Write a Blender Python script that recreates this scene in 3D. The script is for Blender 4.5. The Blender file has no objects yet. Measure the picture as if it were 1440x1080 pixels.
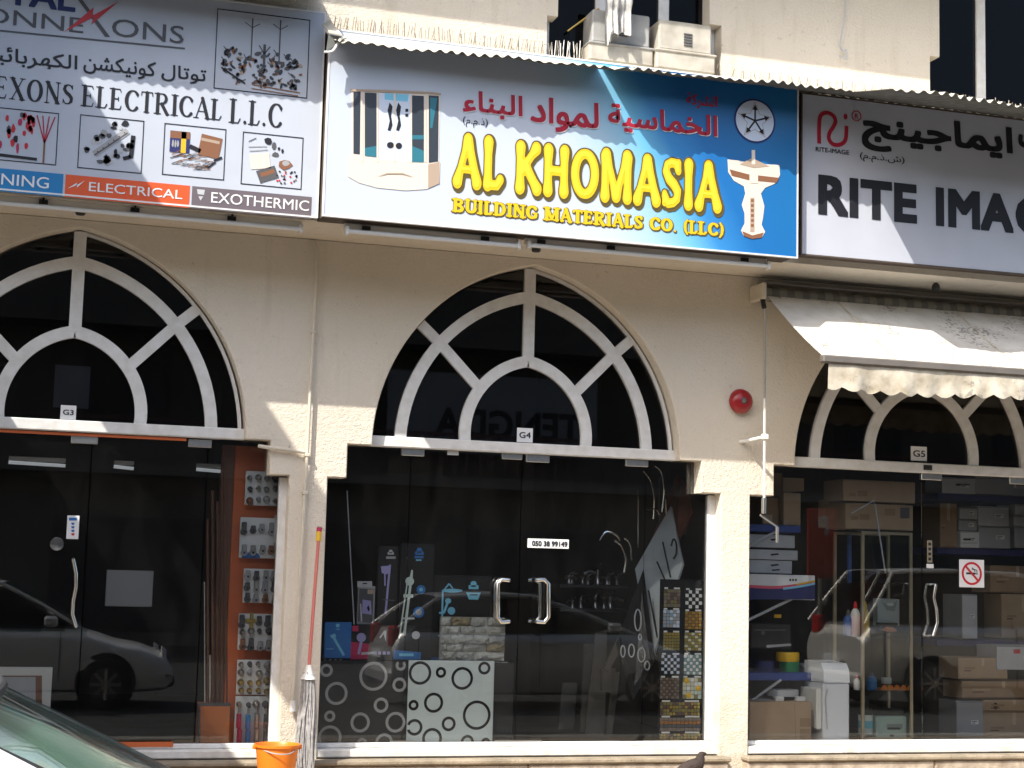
import bpy, math, random
import numpy as np
from mathutils import Vector, Matrix
R = math.radians
random.seed(7)
scene = bpy.context.scene
COL = scene.collection

# ------------------------------------------------------------------ camera
CAM = np.array([-3.7737, -12.021, 1.2869]); YAW, PIT, ROL, F = 0.2952, 0.1171, 0.0256, 2277.37
def basis():
    cy, sy, cp, sp, cr, sr = math.cos(YAW), math.sin(YAW), math.cos(PIT), math.sin(PIT), math.cos(ROL), math.sin(ROL)
    f = np.array([sy*cp, cy*cp, sp]); r = np.array([cy, -sy, 0.]); u = np.cross(r, f)
    return cr*r+sr*u, -sr*r+cr*u, f
BR, BU, BF = basis()
cam_data = bpy.data.cameras.new('camera'); cam = bpy.data.objects.new('camera', cam_data); COL.objects.link(cam)
cam.matrix_world = Matrix([[BR[i], BU[i], -BF[i], CAM[i]] for i in range(3)] + [[0, 0, 0, 1]])
cam_data.sensor_width = 36; cam_data.lens = F/1440*36; cam_data.clip_end = 400; cam_data.clip_start = .05
scene.camera = cam
def at(u, v, y=0.):
    """where the sight line through photo point (u, v) meets the vertical plane at depth y"""
    d = BR*((u-720)/F)+BU*((540-v)/F)+BF
    t = (y-CAM[1])/d[1]; p = CAM+t*d
    return (float(p[0]), float(y), float(p[2]))
def rect(u0, v0, u1, v1, y):
    """world x0, x1, z0, z1 of an upright rectangle at depth y"""
    vm, um = (v0+v1)/2, (u0+u1)/2
    return at(u0, vm, y)[0], at(u1, vm, y)[0], at(um, v1, y)[2], at(um, v0, y)[2]

# ------------------------------------------------------------------ light
SUN = Vector((.71, .627, -1)).normalized()
world = bpy.data.worlds.new('World'); scene.world = world; world.use_nodes = True
wn = world.node_tree.nodes; wl_ = world.node_tree.links; wn.clear()
sky = wn.new('ShaderNodeTexSky'); sky.sky_type = 'NISHITA'; sky.sun_disc = False
sky.sun_elevation = math.asin(-SUN.z); sky.sun_rotation = math.atan2(-SUN.x, -SUN.y)
sky.air_density = 1.2; sky.dust_density = 3.0; sky.ozone_density = 1.0
bg = wn.new('ShaderNodeBackground'); bg.inputs['Strength'].default_value = 0.15
wo = wn.new('ShaderNodeOutputWorld'); wl_.new(sky.outputs[0], bg.inputs[0]); wl_.new(bg.outputs[0], wo.inputs[0])
sd = bpy.data.lights.new('sun', 'SUN'); sd.energy = 3.3; sd.angle = R(.5); sd.color = (1, .95, .86)
sun = bpy.data.objects.new('sun', sd); COL.objects.link(sun); sun.location = (-12, -14, 22)
sun.rotation_euler = SUN.to_track_quat('-Z', 'Y').to_euler()
scene.view_settings.view_transform = 'Standard'; scene.view_settings.look = 'None'
scene.view_settings.exposure = 1.04; scene.view_settings.gamma = 1; scene.view_settings.use_curve_mapping = False
scene.cycles.transparent_max_bounces = 24; scene.cycles.max_bounces = 10
scene.cycles.sample_clamp_indirect = 6

# ------------------------------------------------------------------ materials
MATS = {}
def mat(name, col, rough=.6, metal=0., var=.0, vscale=8., bump=0., bscale=60., spec=.4, emit=0., coat=0., col2=None, detail=4):
    m = bpy.data.materials.new(name); m.use_nodes = True
    nt = m.node_tree; b = nt.nodes['Principled BSDF']
    b.inputs['Base Color'].default_value = (*col, 1); b.inputs['Roughness'].default_value = rough
    b.inputs['Metallic'].default_value = metal; b.inputs['Specular IOR Level'].default_value = spec
    b.inputs['Coat Weight'].default_value = coat
    if emit:
        b.inputs['Emission Color'].default_value = (*col, 1); b.inputs['Emission Strength'].default_value = emit
    tc = nt.nodes.new('ShaderNodeTexCoord')
    if var:
        n = nt.nodes.new('ShaderNodeTexNoise'); n.inputs['Scale'].default_value = vscale; n.inputs['Detail'].default_value = detail
        nt.links.new(tc.outputs['Object'], n.inputs['Vector'])
        rp = nt.nodes.new('ShaderNodeMapRange'); rp.inputs[1].default_value = .3; rp.inputs[2].default_value = .7
        mx = nt.nodes.new('ShaderNodeMix'); mx.data_type = 'RGBA'
        c2 = col2 or tuple(c*(1-var) for c in col)
        mx.inputs[6].default_value = (*col, 1); mx.inputs[7].default_value = (*c2, 1)
        nt.links.new(n.outputs['Fac'], rp.inputs[0]); nt.links.new(rp.outputs[0], mx.inputs[0])
        nt.links.new(mx.outputs[2], b.inputs['Base Color'])
        rr = nt.nodes.new('ShaderNodeMapRange'); rr.inputs[3].default_value = max(0, rough-.08); rr.inputs[4].default_value = min(1, rough+.1)
        nt.links.new(n.outputs['Fac'], rr.inputs[0]); nt.links.new(rr.outputs[0], b.inputs['Roughness'])
    if bump:
        n2 = nt.nodes.new('ShaderNodeTexNoise'); n2.inputs['Scale'].default_value = bscale; n2.inputs['Detail'].default_value = 3
        nt.links.new(tc.outputs['Object'], n2.inputs['Vector'])
        bp = nt.nodes.new('ShaderNodeBump'); bp.inputs['Strength'].default_value = bump; bp.inputs['Distance'].default_value = .02
        nt.links.new(n2.outputs['Fac'], bp.inputs['Height']); nt.links.new(bp.outputs[0], b.inputs['Normal'])
    MATS[name] = m
    return m
def glass_mat(name, tint, boost=1., ior=1.5, dust=0.):
    m = bpy.data.materials.new(name); m.use_nodes = True; nt = m.node_tree; nt.nodes.clear()
    o = nt.nodes.new('ShaderNodeOutputMaterial'); mx = nt.nodes.new('ShaderNodeMixShader')
    t = nt.nodes.new('ShaderNodeBsdfTransparent'); t.inputs[0].default_value = (*tint, 1)
    g = nt.nodes.new('ShaderNodeBsdfGlossy'); g.inputs['Roughness'].default_value = 0.0; g.inputs[0].default_value = (.95, .95, .95, 1)
    fr = nt.nodes.new('ShaderNodeFresnel'); fr.inputs[0].default_value = ior
    mu = nt.nodes.new('ShaderNodeMath'); mu.operation = 'MULTIPLY'; mu.inputs[1].default_value = boost; mu.use_clamp = True
    nt.links.new(fr.outputs[0], mu.inputs[0]); nt.links.new(mu.outputs[0], mx.inputs[0])
    nt.links.new(t.outputs[0], mx.inputs[1]); nt.links.new(g.outputs[0], mx.inputs[2])
    if dust:
        tc = nt.nodes.new('ShaderNodeTexCoord'); df = nt.nodes.new('ShaderNodeBsdfDiffuse'); df.inputs[0].default_value = (.55, .53, .50, 1)
        n1 = nt.nodes.new('ShaderNodeTexNoise'); n1.inputs['Scale'].default_value = 2.3; n1.inputs['Detail'].default_value = 8; n1.inputs['Distortion'].default_value = .8
        mp = nt.nodes.new('ShaderNodeMapping'); mp.inputs['Scale'].default_value = (2.2, 2.2, .8)
        nt.links.new(tc.outputs['Object'], mp.inputs[0]); nt.links.new(mp.outputs[0], n1.inputs['Vector'])
        r = nt.nodes.new('ShaderNodeMapRange'); r.inputs[1].default_value = .3; r.inputs[2].default_value = .75; r.inputs[3].default_value = dust*.25; r.inputs[4].default_value = dust
        nt.links.new(n1.outputs['Fac'], r.inputs[0]); m2 = nt.nodes.new('ShaderNodeMixShader')
        nt.links.new(r.outputs[0], m2.inputs[0]); nt.links.new(mx.outputs[0], m2.inputs[1]); nt.links.new(df.outputs[0], m2.inputs[2]); nt.links.new(m2.outputs[0], o.inputs[0])
    else: nt.links.new(mx.outputs[0], o.inputs[0])
    MATS[name] = m; return m
def M(n): return MATS[n]

def stucco():
    """cream sprayed plaster: blotchy tint, water streaks under ledges, knobbly relief"""
    m = mat('stucco', (.64, .56, .43), rough=.92, spec=.15)
    nt = m.node_tree; b = nt.nodes['Principled BSDF']; tc = nt.nodes['Texture Coordinate']
    def noise(scale, detail, vec=None, sx=None):
        n = nt.nodes.new('ShaderNodeTexNoise'); n.inputs['Scale'].default_value = scale; n.inputs['Detail'].default_value = detail
        if sx:
            mp = nt.nodes.new('ShaderNodeMapping'); mp.inputs['Scale'].default_value = sx
            nt.links.new(tc.outputs['Object'], mp.inputs['Vector']); nt.links.new(mp.outputs[0], n.inputs['Vector'])
        else: nt.links.new(tc.outputs['Object'], n.inputs['Vector'])
        return n
    def rng(n, a, c):
        r = nt.nodes.new('ShaderNodeMapRange'); r.inputs[1].default_value = a; r.inputs[2].default_value = c
        nt.links.new(n.outputs['Fac'], r.inputs[0]); return r
    def mix(f, a, bcol, typ='MIX'):
        x = nt.nodes.new('ShaderNodeMix'); x.data_type = 'RGBA'; x.blend_type = typ
        nt.links.new(f, x.inputs[0])
        if isinstance(a, tuple): x.inputs[6].default_value = (*a, 1)
        else: nt.links.new(a, x.inputs[6])
        x.inputs[7].default_value = (*bcol, 1); return x.outputs[2]
    c = mix(rng(noise(1.1, 6), .35, .75).outputs[0], (.73, .665, .565), (.675, .605, .50))
    c = mix(rng(noise(2.2, 5, sx=(3.2, 3.2, .35)), .58, .8).outputs[0], c, (.60, .535, .435))
    c = mix(rng(noise(26, 2), .66, .78).outputs[0], c, (.58, .52, .42))
    sz = nt.nodes.new('ShaderNodeSeparateXYZ'); nt.links.new(tc.outputs['Object'], sz.inputs[0])
    zr = nt.nodes.new('ShaderNodeMapRange'); zr.inputs[1].default_value = .75; zr.inputs[2].default_value = 0.; nt.links.new(sz.outputs['Z'], zr.inputs[0])
    gm = nt.nodes.new('ShaderNodeMath'); gm.operation = 'MULTIPLY'; nt.links.new(zr.outputs[0], gm.inputs[0]); nt.links.new(rng(noise(7, 7), .3, .7).outputs[0], gm.inputs[1])
    c = mix(gm.outputs[0], c, (.42, .35, .26))          # mud splashed up from the pavement
    nt.links.new(c, b.inputs['Base Color'])
    n2 = noise(105, 2.5); n3 = noise(44, 2)
    ad = nt.nodes.new('ShaderNodeMath'); ad.operation = 'ADD'
    nt.links.new(n2.outputs['Fac'], ad.inputs[0]); nt.links.new(n3.outputs['Fac'], ad.inputs[1])
    bp = nt.nodes.new('ShaderNodeBump'); bp.inputs['Strength'].default_value = .6; bp.inputs['Distance'].default_value = .011
    nt.links.new(ad.outputs[0], bp.inputs['Height']); nt.links.new(bp.outputs[0], b.inputs['Normal'])
stucco()
def mildew(name, scale=34):
    m = MATS[name]; nt = m.node_tree; b = nt.nodes['Principled BSDF']; tc = nt.nodes['Texture Coordinate']
    src = b.inputs['Base Color'].links[0].from_socket
    n = nt.nodes.new('ShaderNodeTexNoise'); n.inputs['Scale'].default_value = scale; n.inputs['Detail'].default_value = 4; nt.links.new(tc.outputs['Object'], n.inputs['Vector'])
    n0 = nt.nodes.new('ShaderNodeTexNoise'); n0.inputs['Scale'].default_value = 2.6; nt.links.new(tc.outputs['Object'], n0.inputs['Vector'])
    a = nt.nodes.new('ShaderNodeMath'); a.operation = 'MULTIPLY'; nt.links.new(n.outputs['Fac'], a.inputs[0]); nt.links.new(n0.outputs['Fac'], a.inputs[1])
    r = nt.nodes.new('ShaderNodeMapRange'); r.inputs[1].default_value = .33; r.inputs[2].default_value = .40; r.inputs[4].default_value = .7; nt.links.new(a.outputs[0], r.inputs[0])
    x = nt.nodes.new('ShaderNodeMix'); x.data_type = 'RGBA'; nt.links.new(r.outputs[0], x.inputs[0]); nt.links.new(src, x.inputs[6]); x.inputs[7].default_value = (.16, .15, .13, 1)
    nt.links.new(x.outputs[2], b.inputs['Base Color'])
mat('alu_white', (.74, .74, .73), .45, var=.12, vscale=14, col2=(.62, .61, .58))
mat('sill_white', (.76, .75, .72), .5, var=.3, vscale=9, col2=(.56, .53, .47))
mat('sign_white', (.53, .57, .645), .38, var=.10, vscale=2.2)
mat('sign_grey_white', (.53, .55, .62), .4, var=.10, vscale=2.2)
mat('sign_side', (.10, .075, .06), .6, var=.3)
mat('sign_edge', (.7, .7, .7), .4)
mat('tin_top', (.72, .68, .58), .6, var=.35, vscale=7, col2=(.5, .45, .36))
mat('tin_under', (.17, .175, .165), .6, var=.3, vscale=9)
mat('black', (.012, .012, .013), .5)
mat('black_gloss', (.012, .012, .014), .18)
mat('ink', (.015, .015, .02), .5)
mat('ink_navy', (.012, .025, .13), .5)
mat('ink_grey', (.09, .09, .10), .5)
mat('ink_red', (.40, .012, .035), .5)
mat('red', (.55, .02, .03), .4)
mat('bell_red', (.36, .012, .02), .32, var=.3, vscale=20, coat=.3)
mat('yellow', (.76, .48, .010), .45)
mat('yellow_pale', (.90, .69, .035), .45)
mat('olive_line', (.10, .075, .02), .6)
mat('white', (.78, .78, .78), .45)
mat('paper', (.74, .74, .72), .7)
mat('grey', (.35, .35, .36), .6)
mat('grey_light', (.52, .53, .55), .6, var=.12)
mat('grey_dark', (.09, .09, .095), .6)
mat('band_blue', (.015, .20, .47), .4)
mat('band_orange', (.70, .10, .025), .4)
mat('band_grey', (.145, .12, .135), .4)
mat('print_cream', (.70, .62, .54), .5)
mat('print_tan', (.42, .32, .24), .5)
mat('print_teal', (.03, .17, .23), .4)
mat('print_dark', (.035, .045, .06), .4)
mat('print_brown', (.23, .10, .05), .5)
mat('print_bluewhite', (.60, .68, .82), .5)
mat('print_blue', (.03, .16, .45), .4)
mat('print_sky', (.20, .55, .75), .4)
mat('print_lilac', (.35, .33, .62), .4)
mat('chrome', (.78, .77, .74), .16, metal=1.)
mat('steel', (.55, .54, .51), .32, metal=1., var=.15, vscale=30)
mat('tap_metal', (.30, .30, .29), .28, metal=1.)
mat('brass', (.62, .46, .14), .3, metal=1.)
mat('gold_frame', (.45, .38, .26), .4, metal=.6)
mat('orange_panel', (.60, .14, .04), .5, var=.15, vscale=5)
mat('orange_box', (.62, .19, .05), .5, var=.1)
mat('bucket_orange', (.86, .22, .015), .38, var=.06, spec=.5)
mat('rod_brown', (.16, .07, .04), .4, var=.3, vscale=20)
mat('cardboard', (.42, .30, .19), .8, var=.14, vscale=6, bump=.1)
mat('cardboard_dark', (.33, .22, .13), .8, var=.15, vscale=6)
mat('cardboard_tape', (.50, .38, .25), .5)
mat('shelf_blue', (.035, .075, .30), .45, var=.15)
mat('navy', (.025, .03, .13), .45)
mat('green', (.02, .20, .07), .45)
mat('tape_yellow', (.75, .45, .02), .45)
mat('tape_blue', (.04, .10, .30), .45)
mat('pink', (.70, .10, .16), .45)
mat('crimson', (.45, .02, .09), .4)
mat('pale_green', (.55, .66, .62), .45)
mat('machine_white', (.76, .78, .82), .35)
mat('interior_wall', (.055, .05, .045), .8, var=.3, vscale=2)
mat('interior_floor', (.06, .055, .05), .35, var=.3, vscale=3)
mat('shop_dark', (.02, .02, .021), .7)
mat('panel_black', (.016, .017, .019), .22)
mat('panel_white', (.70, .78, .77), .25, var=.08, vscale=3)
mat('ring_grey', (.40, .40, .40), .3)
mat('panel_grey', (.60, .64, .65), .35, var=.2, vscale=4)
mat('wood_brown', (.27, .085, .05), .45, var=.3, vscale=12)
mat('wood_grey', (.12, .11, .095), .6, var=.3, vscale=10)
mat('stone_a', (.56, .57, .54), .8, var=.4, vscale=22, bump=.8, bscale=45)
mat('stone_b', (.45, .46, .43), .8, var=.4, vscale=22, bump=.8, bscale=45)
mat('stone_c', (.40, .34, .22), .8, var=.45, vscale=18, bump=.8, bscale=45)
mat('concrete', (.36, .30, .22), .9, var=.4, vscale=6, bump=.5, bscale=40, col2=(.22, .18, .13))
mat('ledge_stone', (.50, .43, .34), .8, var=.5, vscale=9, bump=.4, bscale=30, col2=(.26, .20, .15))
mat('paving', (.38, .30, .21), .9, var=.3, vscale=5, bump=.4, bscale=40)
mat('asphalt', (.055, .053, .05), .92, var=.35, vscale=12, bump=.5, bscale=120)
mat('kerb', (.34, .32, .28), .85, var=.3, vscale=7)
mat('paint_white', (.78, .78, .76), .35, coat=.6)
mat('paint_silver', (.60, .60, .59), .35, metal=.35, coat=.6)
mat('paint_beige', (.76, .73, .67), .35, metal=.3, coat=.6)
mat('rubber', (.018, .018, .018), .75)
mat('trim', (.025, .025, .026), .55)
mat('seat_cloth', (.10, .095, .09), .9)
mat('dash', (.07, .065, .06), .7)
mat('dash_pale', (.30, .29, .27), .7)
mat('sunshade', (.36, .64, .51), .6, var=.2, vscale=24)
mat('lamp_red', (.4, .01, .01), .2)
mat('lamp_clear', (.7, .7, .68), .15)
mat('awning_cloth', (.66, .64, .59), .85, var=.28, vscale=5, col2=(.50, .47, .42), bump=.12, bscale=18, detail=8)
mat('valance_cloth', (.62, .57, .47), .85, var=.45, vscale=9, col2=(.36, .31, .23), bump=.2, bscale=24, detail=8)
mildew('awning_cloth'); mildew('valance_cloth', 22)
mat('awning_metal', (.16, .145, .13), .5, var=.2)
mat('roll_stripe_a', (.20, .19, .155), .8)
mat('roll_stripe_b', (.12, .115, .10), .8)
mat('pipe_paint', (.66, .60, .49), .55, var=.15)
mat('plastic_white', (.75, .74, .70), .4)
mat('mop_red', (.60, .17, .14), .4)
mat('mop_yarn', (.44, .43, .42), .95, var=.4, vscale=30)
mat('cloth_white', (.60, .59, .57), .95, var=.4, vscale=20)
mat('ac_body', (.56, .53, .46), .6, var=.5, vscale=6, col2=(.33, .30, .25), detail=7)
mat('ac_grey', (.40, .40, .39), .6, var=.4, vscale=6, detail=7)
mat('spike', (.40, .36, .31), .4)
mat('spike_rust', (.26, .22, .18), .5)
mat('frame_alu', (.56, .58, .60), .4, var=.15)
mat('tile_gold', (.48, .36, .10), .25, metal=.4)
mat('tile_copper', (.44, .20, .06), .25, metal=.4)
mat('tile_olive', (.24, .22, .09), .3)
mat('tile_blue', (.30, .40, .47), .2)
mat('tile_brown', (.14, .09, .07), .35)
mat('tile_taupe', (.22, .18, .15), .35)
mat('tile_cream', (.62, .62, .46), .3)
mat('tile_aqua', (.18, .33, .33), .25)
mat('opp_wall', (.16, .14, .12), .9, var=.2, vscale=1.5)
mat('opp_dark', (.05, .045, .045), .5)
mat('opp_sign', (.30, .31, .33), .6)
mat('opp_rail', (.18, .08, .07), .6)
mat('tube_glow', (.9, .95, 1.), .4, emit=.12)
mat('bottle_clear', (.6, .62, .62), .2)
mat('meter_red', (.42, .05, .03), .5)
mat('roof_tin', (.4, .4, .4), .6)
glass_mat('shop_glass', (.95, .96, .96), .90, 1.52, .007)
glass_mat('upper_glass', (.40, .40, .42), .22, 1.45)
glass_mat('dark_glass', (.40, .40, .42), .75, 1.5)
glass_mat('arch_glass', (.50, .50, .52), .9, 1.5, .005)
glass_mat('car_glass', (.86, .91, .88), .60, 1.45)
glass_mat('clear_glass', (.92, .95, .93), .8, 1.45)
glass_mat('blister', (.80, .82, .84), 1.6, 1.45)

# ------------------------------------------------------------------ builders
def wloc(o):
    p = Vector((0, 0, 0))
    while o is not None: p += o.location; o = o.parent
    return p
class MB:
    def __init__(s): s.v = []; s.f = []; s.m = []; s.mats = []
    def mi(s, m):
        if m not in s.mats: s.mats.append(m)
        return s.mats.index(m)
    def face(s, pts, m):
        k = len(s.v); s.v += [tuple(p) for p in pts]; s.f.append(list(range(k, k+len(pts)))); s.m.append(s.mi(m)); return s
    def box(s, x0, x1, y0, y1, z0, z1, m, X=None):
        k = len(s.v)
        P = [(x0, y0, z0), (x1, y0, z0), (x1, y1, z0), (x0, y1, z0), (x0, y0, z1), (x1, y0, z1), (x1, y1, z1), (x0, y1, z1)]
        if X is not None: P = [tuple(X @ Vector(p)) for p in P]
        s.v += P; i = s.mi(m)
        for q in ((0, 3, 2, 1), (4, 5, 6, 7), (0, 1, 5, 4), (1, 2, 6, 5), (2, 3, 7, 6), (3, 0, 4, 7)):
            s.f.append([k+j for j in q]); s.m.append(i)
        return s
    def bbox(s, x0, x1, y0, y1, z0, z1, m, b=.006, X=None):
        """box with chamfered edges"""
        b = min(b, abs(x1-x0)*.3, abs(y1-y0)*.3, abs(z1-z0)*.3)
        import itertools
        P = {}; k = len(s.v)
        for cx, cy, cz in itertools.product((0, 1), repeat=3):
            for ax in range(3):
                p = [(x0, x1)[cx], (y0, y1)[cy], (z0, z1)[cz]]
                for a, c in enumerate((cx, cy, cz)):
                    if a != ax: p[a] += b if c == 0 else -b
                P[(cx, cy, cz, ax)] = len(s.v)
                s.v.append(tuple(X @ Vector(p)) if X is not None else tuple(p))
        i = s.mi(m); ctr = Vector(((x0+x1)/2, (y0+y1)/2, (z0+z1)/2))
        if X is not None: ctr = X @ ctr
        def add(q):
            a = [Vector(s.v[j]) for j in q]; n = (a[1]-a[0]).cross(a[2]-a[0]); c = sum(a, Vector())/len(a)
            s.f.append(q if n.dot(c-ctr) > 0 else q[::-1]); s.m.append(i)
        for ax in range(3):
            o = [a for a in range(3) if a != ax]
            for c in (0, 1):
                q = []
                for d, e in ((0, 0), (1, 0), (1, 1), (0, 1)):
                    t = [0, 0, 0]; t[ax] = c; t[o[0]] = d; t[o[1]] = e; q.append(P[(*t, ax)])
                add(q)
            for d in (0, 1):
                for e in (0, 1):
                    q = []
                    for c, k2 in ((0, o[0]), (0, o[1]), (1, o[1]), (1, o[0])):
                        t = [0, 0, 0]; t[ax] = c; t[o[0]] = d; t[o[1]] = e; q.append(P[(*t, k2)])
                    add(q)
        for c in itertools.product((0, 1), repeat=3): add([P[(*c, a)] for a in range(3)])
        return s
    def tube(s, pts, r, m, n=8, caps=True):
        pts = [Vector(p) for p in pts]; rs = r if isinstance(r, (list, tuple)) else [r]*len(pts)
        k = len(s.v); i = s.mi(m); ref = None
        for j, p in enumerate(pts):
            t = (pts[min(j+1, len(pts)-1)]-pts[max(j-1, 0)]).normalized()
            if ref is None: ref = Vector((0, 0, 1)) if abs(t.z) < .9 else Vector((0, 1, 0))
            a = (ref-t*ref.dot(t)).normalized(); ref = a; b = t.cross(a)
            s.v += [tuple(p+(a*math.cos(2*math.pi*q/n)+b*math.sin(2*math.pi*q/n))*rs[j]) for q in range(n)]
        for j in range(len(pts)-1):
            for q in range(n):
                a0 = k+j*n+q; a1 = k+j*n+(q+1) % n
                s.f.append([a0, a1, a1+n, a0+n]); s.m.append(i)
        if caps:
            s.f.append([k+q for q in range(n)][::-1]); s.m.append(i)
            e = k+(len(pts)-1)*n; s.f.append([e+q for q in range(n)]); s.m.append(i)
        return s
    def lathe(s, prof, c, m, n=20, axis='z'):
        k = len(s.v); i = s.mi(m)
        for r, h in prof:
            for q in range(n):
                a = 2*math.pi*q/n; x, y = r*math.cos(a), r*math.sin(a)
                p = (x, y, h) if axis == 'z' else ((x, h, y) if axis == 'y' else (h, x, y))
                s.v.append((c[0]+p[0], c[1]+p[1], c[2]+p[2]))
        for j in range(len(prof)-1):
            for q in range(n):
                a0 = k+j*n+q; a1 = k+j*n+(q+1) % n
                s.f.append([a0, a1, a1+n, a0+n]); s.m.append(i)
        s.f.append([k+q for q in range(n)][::-1]); s.m.append(i)
        e = k+(len(prof)-1)*n; s.f.append([e+q for q in range(n)]); s.m.append(i)
        return s
    def prism(s, pts, y0, y1, m):
        """polygon in x, z swept from y0 (front) to y1"""
        n = len(pts); k = len(s.v); i = s.mi(m)
        s.v += [(x, y0, z) for x, z in pts]+[(x, y1, z) for x, z in pts]
        s.f.append([k+j for j in range(n)]); s.m.append(i)
        s.f.append([k+n+j for j in range(n)][::-1]); s.m.append(i)
        for j in range(n):
            q = (j+1) % n; s.f.append([k+j, k+n+j, k+n+q, k+q]); s.m.append(i)
        return s
    def slab(s, quad, th, m):
        """four corners in space given a thickness along their normal"""
        P = [Vector(p) for p in quad]; n = (P[1]-P[0]).cross(P[2]-P[0]).normalized()*th
        k = len(s.v); i = s.mi(m); s.v += [tuple(p) for p in P]+[tuple(p+n) for p in P]
        for q in ((3, 2, 1, 0), (4, 5, 6, 7), (0, 1, 5, 4), (1, 2, 6, 5), (2, 3, 7, 6), (3, 0, 4, 7)):
            s.f.append([k+j for j in q]); s.m.append(i)
        return s
    def grid(s, rows, m, closed=False):
        k = len(s.v); i = s.mi(m); n = len(rows[0])
        for r in rows: s.v += [tuple(p) for p in r]
        for a in range(len(rows)-1):
            for b in range(n if closed else n-1):
                c = (b+1) % n
                s.f.append([k+a*n+b, k+a*n+c, k+(a+1)*n+c, k+(a+1)*n+b]); s.m.append(i)
        return s
    def ring(s, c, r, w, y0, y1, m, n=28):
        k = len(s.v); i = s.mi(m)
        for q in range(n):
            a = 2*math.pi*q/n; ca, sa = math.cos(a), math.sin(a)
            for rr in (r-w/2, r+w/2):
                for y in (y0, y1): s.v.append((c[0]+rr*ca, y, c[1]+rr*sa))
        for q in range(n):
            a = k+4*q; b = k+4*((q+1) % n)
            for f in ((a, b, b+2, a+2), (a+1, a+3, b+3, b+1), (a+2, b+2, b+3, a+3), (a, a+1, b+1, b)):
                s.f.append(list(f)); s.m.append(i)
        return s
    def solo(s, name, label, cat, loc=None, group=None, smooth=False):
        """the mesh as a thing of its own, origin at its base"""
        if loc is None:
            a = np.array(s.v); loc = ((a[:, 0].min()+a[:, 0].max())/2, (a[:, 1].min()+a[:, 1].max())/2, a[:, 2].min())
        s.v = [(x-loc[0], y-loc[1], z-loc[2]) for x, y, z in s.v]; o = s.build(name, None, smooth); o.location = loc
        return tag(o, label, cat, group)
    def build(s, name, parent=None, smooth=False, kind=None, label=None):
        me = bpy.data.meshes.new(name); o = wloc(parent) if parent else Vector()
        V = [(a-o.x, b-o.y, c-o.z) for a, b, c in s.v]
        me.from_pydata(V, [], s.f)
        for m in s.mats: me.materials.append(M(m))
        me.polygons.foreach_set('material_index', s.m)
        if smooth:
            me.polygons.foreach_set('use_smooth', [True]*len(s.f))
            try: me.set_sharp_from_angle(angle=R(38))
            except Exception: pass
        me.update()
        ob = bpy.data.objects.new(name, me); COL.objects.link(ob)
        if parent: ob.parent = parent
        if kind: ob['kind'] = kind
        if label: ob['label'] = label
        return ob
def tag(o, label, cat, group=None):
    o['label'] = label; o['category'] = cat
    if group: o['group'] = group
    return o
def thing(name, label, cat, loc=(0, 0, 0), group=None):
    o = bpy.data.objects.new(name, None); COL.objects.link(o); o.location = loc; o.empty_display_size = .1
    return tag(o, label, cat, group)
def copy_thing(t, loc, label, group=None):
    def rec(o, par):
        c = o.copy(); COL.objects.link(c)
        if par: c.parent = par
        for ch in [x for x in bpy.data.objects if x.parent == o and x is not c]: rec(ch, c)
        return c
    c = rec(t, None); c.location = loc; c['label'] = label
    if group: c['group'] = group
    return c
def arc3(p, q, r, n):
    """circle arc p -> r through q"""
    (ax, ay), (bx, by), (cx, cy) = p, q, r
    d = 2*(ax*(by-cy)+bx*(cy-ay)+cx*(ay-by))
    ux = ((ax*ax+ay*ay)*(by-cy)+(bx*bx+by*by)*(cy-ay)+(cx*cx+cy*cy)*(ay-by))/d
    uy = ((ax*ax+ay*ay)*(cx-bx)+(bx*bx+by*by)*(ax-cx)+(cx*cx+cy*cy)*(bx-ax))/d
    rad = math.hypot(ax-ux, ay-uy); a0 = math.atan2(ay-uy, ax-ux); a1 = math.atan2(cy-uy, cx-ux)
    while a1-a0 > math.pi: a1 -= 2*math.pi
    while a1-a0 < -math.pi: a1 += 2*math.pi
    return [(ux+rad*math.cos(a0+(a1-a0)*i/n), uy+rad*math.sin(a0+(a1-a0)*i/n)) for i in range(n+1)]

# ------------------------------------------------------------------ lettering
FORMS = {'ا': (0xFE8D, 0xFE8E), 'ب': (0xFE8F, 0xFE90, 0xFE91, 0xFE92), 'ة': (0xFE93, 0xFE94), 'ت': (0xFE95, 0xFE96, 0xFE97, 0xFE98),
         'ج': (0xFE9D, 0xFE9E, 0xFE9F, 0xFEA0), 'خ': (0xFEA5, 0xFEA6, 0xFEA7, 0xFEA8), 'د': (0xFEA9, 0xFEAA), 'ذ': (0xFEAB, 0xFEAC),
         'ر': (0xFEAD, 0xFEAE), 'س': (0xFEB1, 0xFEB2, 0xFEB3, 0xFEB4), 'ش': (0xFEB5, 0xFEB6, 0xFEB7, 0xFEB8), 'ك': (0xFED9, 0xFEDA, 0xFEDB, 0xFEDC),
         'ل': (0xFEDD, 0xFEDE, 0xFEDF, 0xFEE0), 'م': (0xFEE1, 0xFEE2, 0xFEE3, 0xFEE4), 'ن': (0xFEE5, 0xFEE6, 0xFEE7, 0xFEE8),
         'ه': (0xFEE9, 0xFEEA, 0xFEEB, 0xFEEC), 'و': (0xFEED, 0xFEEE), 'ي': (0xFEF1, 0xFEF2, 0xFEF3, 0xFEF4), 'ء': (0xFE80,), 'ئ': (0xFE89, 0xFE8A, 0xFE8B, 0xFE8C)}
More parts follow.
